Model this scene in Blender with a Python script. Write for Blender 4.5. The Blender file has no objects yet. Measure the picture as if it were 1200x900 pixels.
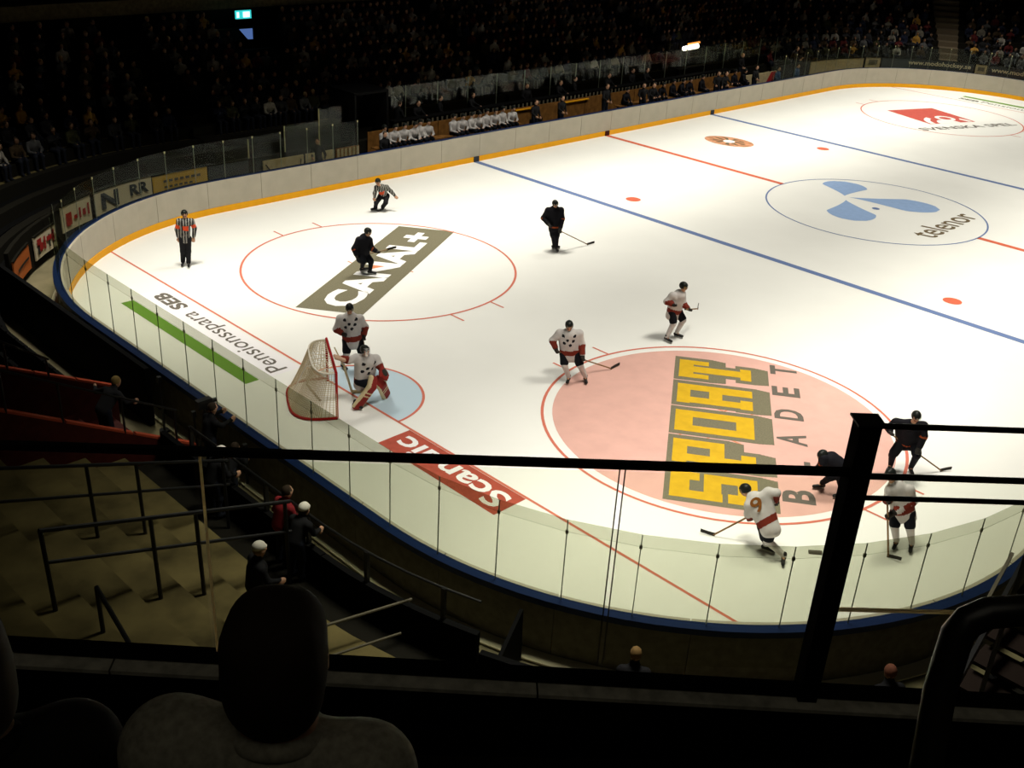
import bpy, bmesh, math, random
import numpy as np
from mathutils import Matrix, Vector
random.seed(7); rng = np.random.default_rng(7)
C = bpy.context.scene.collection
sc = bpy.context.scene
# ------------------------------------------------------------------ camera, world, lights, exposure
CAM = np.array((-41.5451, -19.4285, 12.6265))
CR = np.array(((0.71073, 0.28209, -0.64443), (-0.70142, 0.35400, -0.61862), (0.05362, 0.89169, 0.44946)))
cd = bpy.data.cameras.new('camera'); cam = bpy.data.objects.new('camera', cd); C.objects.link(cam)
cd.sensor_width = 36.0; cd.lens = 36.0*1240.36/1200.0; cd.clip_start = 0.05; cd.clip_end = 300
mw = Matrix([list(r) for r in CR]).to_4x4(); mw.translation = Vector(CAM); cam.matrix_world = mw
sc.camera = cam
w = bpy.data.worlds.new('arena_dark'); sc.world = w; w.use_nodes = True
w.node_tree.nodes['Background'].inputs[0].default_value = (0.9, 0.8, 0.55, 1)
w.node_tree.nodes['Background'].inputs[1].default_value = 0.0018
LAMP_W = 740.0
for lx in (-27, -16, -5.4, 5.4, 16, 27):
    for ly in (-7, 7):
        ld = bpy.data.lights.new('rink_lamp', 'AREA'); ld.shape = 'RECTANGLE'; ld.size = 5; ld.size_y = 2.5
        ld.energy = LAMP_W; ld.color = (1.0, 0.955, 0.84); ld.spread = math.radians(76)
        lo = bpy.data.objects.new('rink_lamp', ld); C.objects.link(lo); lo.location = (lx, ly*1.2, 17.0)
for hx, hy, hw in ((-43.5, -21.5, 27), (-27, -23, 10)):      # dim unseen fill lamps, added to brighten the near tier and stands
    ld = bpy.data.lights.new('fill_lamp', 'AREA'); ld.shape = 'DISK'; ld.size = 7; ld.energy = hw; ld.color = (1, .92, .72)
    lo = bpy.data.objects.new('fill_lamp', ld); C.objects.link(lo); lo.location = (hx, hy, 19.5)
sc.view_settings.view_transform = 'Standard'; sc.view_settings.look = 'None'
sc.view_settings.exposure = 0.0; sc.view_settings.gamma = 1.0
try:
    sc.cycles.transparent_max_bounces = 24
except Exception:
    pass

# ------------------------------------------------------------------ materials
MATS = {}
def mat(name, col, rough=0.6, metal=0.0, noise=0.0, nscale=6.0, emit=None, estr=1.0, spec=0.14, col2=None):
    if name in MATS: return MATS[name]
    m = bpy.data.materials.new(name); m.use_nodes = True; nt = m.node_tree
    b = nt.nodes['Principled BSDF']
    b.inputs['Roughness'].default_value = rough; b.inputs['Metallic'].default_value = metal
    b.inputs['Specular IOR Level'].default_value = spec
    c = tuple(col)+(1,)
    b.inputs['Base Color'].default_value = c
    if noise > 0:
        tc = nt.nodes.new('ShaderNodeTexCoord'); nz = nt.nodes.new('ShaderNodeTexNoise')
        nz.inputs['Scale'].default_value = nscale; nz.inputs['Detail'].default_value = 5
        rp = nt.nodes.new('ShaderNodeValToRGB')
        a = tuple(max(0, x*(1-noise)) for x in col); d = col2 if col2 else tuple(min(1, x*(1+noise)) for x in col)
        rp.color_ramp.elements[0].color = a+(1,); rp.color_ramp.elements[1].color = tuple(d)+(1,)
        rp.color_ramp.elements[0].position = 0.3; rp.color_ramp.elements[1].position = 0.7
        nt.links.new(tc.outputs['Object'], nz.inputs['Vector']); nt.links.new(nz.outputs['Fac'], rp.inputs[0])
        nt.links.new(rp.outputs[0], b.inputs['Base Color'])
    if emit:
        b.inputs['Emission Color'].default_value = tuple(emit)+(1,); b.inputs['Emission Strength'].default_value = estr
    MATS[name] = m
    return m
def glass_mat(name, tint, gloss=0.04):
    m = bpy.data.materials.new(name); m.use_nodes = True; nt = m.node_tree; nt.nodes.clear()
    o = nt.nodes.new('ShaderNodeOutputMaterial'); t = nt.nodes.new('ShaderNodeBsdfTransparent')
    g = nt.nodes.new('ShaderNodeBsdfGlossy'); x = nt.nodes.new('ShaderNodeMixShader')
    t.inputs[0].default_value = tuple(tint)+(1,); g.inputs[0].default_value = (0.9, 0.95, 0.9, 1); g.inputs['Roughness'].default_value = 0.08
    x.inputs[0].default_value = gloss
    nt.links.new(t.outputs[0], x.inputs[1]); nt.links.new(g.outputs[0], x.inputs[2]); nt.links.new(x.outputs[0], o.inputs[0])
    MATS[name] = m; return m
ICE = mat('ice', (0.80, 0.80, 0.765), 0.55, noise=0.025, nscale=0.35, spec=0.15)
WHITEB = mat('board_white', (0.46, 0.42, 0.335), 0.5, noise=0.05, nscale=2)
YELLOW = mat('kick_yellow', (0.92, 0.43, 0.012), 0.5)
BLUEL = mat('ledge_blue', (0.008, 0.021, 0.082), 0.45)
SKIRT = mat('skirt_brown', (0.135, 0.12, 0.085), 0.7, noise=0.2)
GLASS = glass_mat('rink_glass', (0.775, 0.788, 0.722), 0.008)
GLASS2 = glass_mat('glass_band', (0.745, 0.758, 0.69), 0.008)
GLASSB = glass_mat('balustrade_glass', (0.955, 0.965, 0.93), 0.003)
SEAM = mat('glass_seam', (0.16, 0.18, 0.13), 0.5); SEAMB = mat('panel_seam', (0.30, 0.28, 0.22), 0.6); LIT_FLOOR = mat('lit_floor_cream', (0.78, 0.72, 0.50), 0.6)
CLIP = mat('glass_clip', (0.14, 0.135, 0.09), 0.5)
CAPY = mat('cap_yellowish', (0.45, 0.40, 0.2), 0.5)
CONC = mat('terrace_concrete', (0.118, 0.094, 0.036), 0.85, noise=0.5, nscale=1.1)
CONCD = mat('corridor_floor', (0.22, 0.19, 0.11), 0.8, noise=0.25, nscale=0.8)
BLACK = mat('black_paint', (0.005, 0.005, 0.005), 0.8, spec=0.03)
BLACKM = mat('black_metal', (0.008, 0.008, 0.008), 0.4, spec=0.4)
DARKW = mat('dark_wall', (0.012, 0.011, 0.008), 0.8, spec=0.05)
REDW = mat('red_wall', (0.06, 0.010, 0.007), 0.6, noise=0.2)
REDC = mat('red_cap', (0.42, 0.07, 0.03), 0.5)
WOOD = mat('bench_wood', (0.22, 0.10, 0.025), 0.6, noise=0.3, nscale=4)
BEIGE = mat('beige_panel', (0.46, 0.37, 0.21), 0.7, noise=0.15)
NAVYP = mat('navy_panel', (0.045, 0.05, 0.06), 0.7)
ADW = mat('ad_white', (0.62, 0.54, 0.38), 0.6)
ADY = mat('ad_yellow', (0.60, 0.38, 0.06), 0.6)
ADO = mat('ad_orange', (0.5, 0.13, 0.03), 0.6)
ADR = mat('ad_red', (0.35, 0.02, 0.02), 0.6)
ADK = mat('ad_black', (0.02, 0.02, 0.02), 0.6)
FASC = mat('fascia_brown', (0.06, 0.045, 0.02), 0.8, noise=0.3)
# paint on the ice
P_RED = mat('paint_red', (0.60, 0.13, 0.07), 0.6); P_REDT = mat('paint_red_thin', (0.60, 0.17, 0.115), 0.6)
P_BLUE = mat('paint_blue', (0.13, 0.19, 0.37), 0.6); P_PINK = mat('paint_pink', (0.66, 0.39, 0.335), 0.6, noise=0.05, nscale=2)
P_GREY = mat('paint_grey', (0.17, 0.155, 0.10), 0.7, noise=0.18, nscale=30); P_YEL = mat('paint_yellow', (0.60, 0.37, 0.018), 0.6, noise=0.08, nscale=4)
P_WHITE = mat('paint_white', (0.86, 0.85, 0.84), 0.6); P_LAV = mat('paint_lavender', (0.80, 0.78, 0.80), 0.6)
P_DARK = mat('paint_dark', (0.13, 0.115, 0.095), 0.6, noise=0.1, nscale=20); P_GREEN = mat('paint_green', (0.15, 0.30, 0.045), 0.6)
P_SCAN = mat('paint_brickred', (0.42, 0.085, 0.055), 0.6, noise=0.12, nscale=5); P_CREASE = mat('paint_crease', (0.50, 0.63, 0.72), 0.6)
P_TBLUE = mat('paint_light_blue', (0.27, 0.39, 0.62), 0.6, noise=0.05, nscale=4); P_BROWN = mat('paint_brown', (0.15, 0.11, 0.06), 0.6)
P_SRED = mat('paint_logo_red', (0.50, 0.09, 0.07), 0.6, noise=0.08, nscale=4); P_ORNG = mat('paint_orange', (0.62, 0.22, 0.11), 0.6)

# ------------------------------------------------------------------ mesh helpers
class MB:
    def __init__(self): self.v = []; self.f = []; self.m = []
    def add(self, vs, fs, mi=0):
        n = len(self.v); self.v += [tuple(map(float, q)) for q in vs]
        self.f += [tuple(i+n for i in f) for f in fs]; self.m += [mi]*len(fs)
    def box(self, c, s, rz=0.0, mi=0, axes=None):
        c = np.array(c, float)
        if axes is None:
            X = np.array((math.cos(rz), math.sin(rz), 0)); Y = np.array((-math.sin(rz), math.cos(rz), 0)); Z = np.array((0, 0, 1.))
        else: X, Y, Z = [np.array(a, float) for a in axes]
        vs = [c+X*s[0]*a/2+Y*s[1]*b/2+Z*s[2]*d/2 for a in (-1, 1) for b in (-1, 1) for d in (-1, 1)]
        self.add(vs, [(0, 1, 3, 2), (4, 6, 7, 5), (0, 4, 5, 1), (2, 3, 7, 6), (0, 2, 6, 4), (1, 5, 7, 3)], mi); return self
    def bar(self, a, b, w, h, mi=0, up=(0, 0, 1)):
        a = np.array(a, float); b = np.array(b, float); X = b-a; L = np.linalg.norm(X); X /= L
        Y = np.cross(up, X); Y /= np.linalg.norm(Y); Z = np.cross(X, Y)
        return self.box((a+b)/2, (L, w, h), mi=mi, axes=(X, Y, Z))
    def tube(self, pts, r, n=8, mi=0, caps=True):
        P = [np.array(q, float) for q in pts]; rings = []
        rr = r if hasattr(r, '__len__') else [r]*len(P)
        ref = np.array((0, 0, 1.))
        for i, q in enumerate(P):
            t = P[min(i+1, len(P)-1)]-P[max(i-1, 0)]; t /= np.linalg.norm(t)
            if abs(t @ ref) > 0.95: ref = np.array((1., 0, 0.2)); ref /= np.linalg.norm(ref)
            x = np.cross(ref, t); x /= np.linalg.norm(x); y = np.cross(t, x)
            rings.append([q+rr[i]*(math.cos(k*2*math.pi/n)*x+math.sin(k*2*math.pi/n)*y) for k in range(n)])
        vs = [v for R in rings for v in R]
        fs = [(i*n+k, i*n+(k+1) % n, (i+1)*n+(k+1) % n, (i+1)*n+k) for i in range(len(P)-1) for k in range(n)]
        if caps: fs += [tuple(range(n-1, -1, -1)), tuple((len(P)-1)*n+k for k in range(n))]
        self.add(vs, fs, mi); return self
    def sweep(self, sections, closed=False, mi=0, caps=True):
        k = len(sections[0]); N = len(sections); vs = [v for s in sections for v in s]; fs = []
        for i in range(N if closed else N-1):
            j = (i+1) % N
            for a in range(k):
                b = (a+1) % k; fs.append((i*k+a, j*k+a, j*k+b, i*k+b))
        if not closed and caps: fs += [tuple(range(k)), tuple((N-1)*k+a for a in range(k-1, -1, -1))]
        self.add(vs, fs, mi); return self
    def flat(self, poly, z, mi=0):
        self.add([(x, y, z) for x, y in poly], [tuple(range(len(poly)))], mi); return self
    def ring(self, cx, cy, r0, r1, z, a0=0, a1=2*math.pi, n=96, mi=0):
        A = [a0+(a1-a0)*i/n for i in range(n+1)]
        vs = [(cx+r*math.cos(a), cy+r*math.sin(a), z) for a in A for r in (r0, r1)]
        self.add(vs, [(2*i, 2*i+1, 2*i+3, 2*i+2) for i in range(n)], mi); return self
    def build(self, name, mats, parent=None, smooth=False, loc=None):
        me = bpy.data.meshes.new(name); me.from_pydata(self.v, [], self.f); 
        for m in (mats if isinstance(mats, (list, tuple)) else [mats]): me.materials.append(m)
        if any(self.m): me.polygons.foreach_set('material_index', self.m)
        me.update()
        bm = bmesh.new(); bm.from_mesh(me); bmesh.ops.recalc_face_normals(bm, faces=bm.faces); bm.to_mesh(me); bm.free()
        if smooth: me.polygons.foreach_set('use_smooth', [True]*len(me.polygons))
        return link(name, me, parent)
def link(name, me, parent=None):
    o = bpy.data.objects.new(name, me); C.objects.link(o)
    if parent is not None:
        o.parent = parent
        o.matrix_parent_inverse = parent_world(parent).inverted()
    return o
def parent_world(o):
    m = Matrix.Translation(o.location) @ o.rotation_euler.to_matrix().to_4x4()
    if o.parent: m = parent_world(o.parent) @ o.matrix_parent_inverse @ m
    return m
def thing(name, label, cat, loc=(0, 0, 0), group=None):
    o = bpy.data.objects.new(name, None); C.objects.link(o); o.location = loc; o.empty_display_size = 0.2
    return tag(o, label, cat, group)
def tag(o, label, cat, group=None):
    o['label'] = label; o['category'] = cat
    if group: o['group'] = group
    return o
def structure(o, label=None):
    o['kind'] = 'structure'
    if label: o['label'] = label
    return o
def sempty(name, label=None):
    o = bpy.data.objects.new(name, None); C.objects.link(o); o.empty_display_size = 0.2; return structure(o, label)

# ------------------------------------------------------------------ rink outline
HX, HY = 31.0, 14.87
CORN = [(22.5, -6.37, 8.5, -90), (22.0, 5.87, 9.0, 0), (-22.0, 5.87, 9.0, 90), (-22.5, -6.37, 8.5, 180)]
def outline(off=0.0, step=0.6):
    """closed list of (x, y, nx, ny) counter-clockwise, starting on the near long side"""
    out = []
    for i, (cx, cy, r, a0) in enumerate(CORN):
        n = max(6, int(r*math.pi/2/step)); px = CORN[i-1]
        for k in range(n+1):
            a = math.radians(a0+90.0*k/n)
            out.append((cx+(r+off)*math.cos(a), cy+(r+off)*math.sin(a), math.cos(a), math.sin(a)))
    full = []
    for i, q in enumerate(out):
        full.append(q); nx = out[(i+1) % len(out)]; d = math.hypot(nx[0]-q[0], nx[1]-q[1])
        if d > step*1.7 and abs(q[2]-nx[2])+abs(q[3]-nx[3]) < 1e-6:
            k = int(d/step)
            for j in range(1, k): t = j/k; full.append((q[0]+(nx[0]-q[0])*t, q[1]+(nx[1]-q[1])*t, q[2], q[3]))
    return full
LOOP = outline(0, 0.6)
LP = np.array(LOOP); seg = np.hypot(*(np.roll(LP[:, :2], -1, 0)-LP[:, :2]).T); SARC = np.concatenate([[0], np.cumsum(seg)]); PER = SARC[-1]
def at(s, off=0.0):
    s = s % PER; i = int(np.searchsorted(SARC, s, 'right')-1); i = min(i, len(LP)-1); t = (s-SARC[i])/seg[i]; j = (i+1) % len(LP)
    q = LP[i]*(1-t)+LP[j]*t; n = q[2:]/np.linalg.norm(q[2:]); return np.array((q[0]+n[0]*off, q[1]+n[1]*off)), n
def s_of(x, y):
    d = np.hypot(LP[:, 0]-x, LP[:, 1]-y); return SARC[int(np.argmin(d))]
def run(s0, s1, step=0.6):
    if s1 < s0: s1 += PER
    k = max(1, int(math.ceil((s1-s0)/step))); return [s0+(s1-s0)*i/k for i in range(k+1)]
def profile(ss, prof):
    """sections of (off,z) profile along the rink outline"""
    res = []
    for s in ss:
        res.append([(*at(s, o)[0], z) for o, z in prof])
    return res
def project(q):
    d = (np.array(q)-CAM) @ CR; return 600+1240.36*d[0]/-d[2], 450-1240.36*d[1]/-d[2], -d[2]
def seen(q, mu=40, mv=40):
    u, v, d = project(q); return d > 0.1 and -mu < u < 1200+mu and -mv < v < 900+mv

# ------------------------------------------------------------------ signed-distance figures (one continuous surface)
def cap(a, b, ra, rb, mi=0): return ('c', np.array(a, float), np.array(b, float), ra, rb, mi)
def ell(c, r, mi=0, axes=None): return ('e', np.array(c, float), np.array(r, float), axes, 0, mi)
def prim_d(p, P):
    if p[0] == 'c':
        a, b, ra, rb = p[1:5]; ba = b-a; L = ba @ ba+1e-9; h = np.clip(((P-a) @ ba)/L, 0, 1)
        return np.linalg.norm(P-a-h[..., None]*ba, axis=-1)-(ra+(rb-ra)*h)
    c, r, ax = p[1:4]; q = P-c
    if ax is not None: q = q @ np.array(ax).T
    k = np.linalg.norm(q/r, axis=-1); k2 = np.linalg.norm(q/(r*r), axis=-1)+1e-9
    return np.where(k > 1e-6, k*(k-1)/k2, -r.min())
def prim_bb(p):
    if p[0] == 'c':
        return np.minimum(p[1]-p[3], p[2]-p[4]), np.maximum(p[1]+p[3], p[2]+p[4])
    R = p[2].max(); return p[1]-R, p[1]+R
def sdf_mesh(prims, res, blend=0.04, cut=None):
    lo = np.min([prim_bb(p)[0] for p in prims], 0)-2.5*res; hi = np.max([prim_bb(p)[1] for p in prims], 0)+2.5*res
    N = np.ceil((hi-lo)/res).astype(int)+1
    F = np.full(N, 1.0, np.float32); MI = np.zeros(N, np.int16); best = np.full(N, 9.0, np.float32)
    m = blend+4*res
    axs = [lo[i]+res*np.arange(N[i]) for i in range(3)]
    for p in prims:
        b0, b1 = prim_bb(p); i0 = np.maximum(((b0-m-lo)/res).astype(int), 0); i1 = np.minimum(((b1+m-lo)/res).astype(int)+2, N)
        sl = tuple(slice(i0[i], i1[i]) for i in range(3))
        G = np.stack(np.meshgrid(*[axs[i][sl[i]] for i in range(3)], indexing='ij'), -1)
        d = prim_d(p, G).astype(np.float32); f = F[sl]
        h = np.maximum(blend-np.abs(f-d), 0)/blend; F[sl] = np.minimum(f, d)-h*h*blend/4
        bb = best[sl]; c = d < bb; bb[c] = d[c]; mm = MI[sl]; mm[c] = p[5]
    if cut is not None:
        G = np.stack(np.meshgrid(*axs, indexing='ij'), -1); F = np.maximum(F, cut(G))
    S = F < 0
    cnt = np.zeros(N-1, np.int8); pos = np.zeros(tuple(N-1)+(3,), np.float32); nc = np.zeros(N-1, np.float32)
    co = [(i, j, k) for i in (0, 1) for j in (0, 1) for k in (0, 1)]
    sub = lambda A, c: A[c[0]:A.shape[0]-1+c[0], c[1]:A.shape[1]-1+c[1], c[2]:A.shape[2]-1+c[2]]
    for a in co:
        for ax in range(3):
            if a[ax]: continue
            b = list(a); b[ax] = 1; fa, fb = sub(F, a), sub(F, b); x = (fa < 0) != (fb < 0)
            t = np.where(x, fa/np.where(x, fa-fb, 1), 0)
            for d in range(3): pos[..., d] += np.where(x, a[d]+(t if d == ax else 0), 0)
            nc += x
    act = nc > 0; idx = np.full(N-1, -1, int); idx[act] = np.arange(act.sum())
    V = (np.argwhere(act)+pos[act]/nc[act][:, None])*res+lo; mv = MI[:-1, :-1, :-1][act]
    faces = []
    for ax in range(3):
        b, c = (ax+1) % 3, (ax+2) % 3
        s0 = [slice(None)]*3; s1 = [slice(None)]*3; s0[ax] = slice(0, -1); s1[ax] = slice(1, None)
        A, B = S[tuple(s0)], S[tuple(s1)]; e = np.argwhere(A != B)
        e = e[(e[:, b] > 0) & (e[:, c] > 0) & (e[:, b] < N[b]-1) & (e[:, c] < N[c]-1)]
        if not len(e): continue
        fl = A[tuple(e.T)]
        def cell(db, dc):
            q = e.copy(); q[:, b] += db; q[:, c] += dc; return idx[tuple(q.T)]
        Q = np.stack([cell(-1, -1), cell(0, -1), cell(0, 0), cell(-1, 0)], 1)
        Q[~fl] = Q[~fl][:, ::-1]; faces.append(Q)
    Fc = np.concatenate(faces); Fc = Fc[(Fc >= 0).all(1)]
    return V, Fc, mv
def np_mesh(name, V, Fc, mats, fm=None, smooth=True):
    me = bpy.data.meshes.new(name); me.vertices.add(len(V)); me.vertices.foreach_set('co', np.asarray(V, np.float32).ravel())
    n = len(Fc); k = Fc.shape[1]; me.loops.add(n*k); me.polygons.add(n); me.loops.foreach_set('vertex_index', Fc.astype(np.int32).ravel())
    me.polygons.foreach_set('loop_start', np.arange(n, dtype=np.int32)*k)
    for m in (mats if isinstance(mats, (list, tuple)) else [mats]): me.materials.append(m)
    if fm is not None: me.polygons.foreach_set('material_index', np.asarray(fm, np.int32))
    if smooth: me.polygons.foreach_set('use_smooth', np.ones(n, bool))
    me.update(calc_edges=True); me.validate(); return me
def figure(name, prims, res, mats, parent=None, blend=0.04, cut=None, paint=None):
    V, Fc, mv = sdf_mesh(prims, res, blend, cut)
    fm = mv[Fc[:, 0]]
    if paint is not None: fm = paint(V[Fc].mean(1), fm)
    return link(name, np_mesh(name, V, Fc, mats, fm), parent)

# ------------------------------------------------------------------ lettering (flat print on real surfaces)
def text_raw(body, bold=0.0):
    cu = bpy.data.curves.new('lettering', 'FONT'); cu.body = body; cu.offset = bold; cu.resolution_u = 3
    o = bpy.data.objects.new('lettering', cu); C.objects.link(o)
    dg = bpy.context.evaluated_depsgraph_get(); me = bpy.data.meshes.new_from_object(o.evaluated_get(dg))
    V = np.array([v.co[:] for v in me.vertices]); Fs = [tuple(p.vertices) for p in me.polygons]
    bpy.data.objects.remove(o); bpy.data.curves.remove(cu); bpy.data.meshes.remove(me)
    lo, hi = V.min(0), V.max(0); V = (V-lo)/np.maximum(hi-lo, 1e-9); return V, Fs
def lettering(name, body, O, U, W, m, parent, bold=0.0):
    """O lower-left corner, U full width vector, W full height vector (3D)"""
    V, Fs = text_raw(body, bold); O, U, W = [np.array(a, float) for a in (O, U, W)]
    X = O+V[:, :1]*U+V[:, 1:2]*W
    me = bpy.data.meshes.new(name); me.from_pydata([tuple(q) for q in X], [], Fs); me.materials.append(m); me.update()
    return link(name, me, parent)

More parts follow.
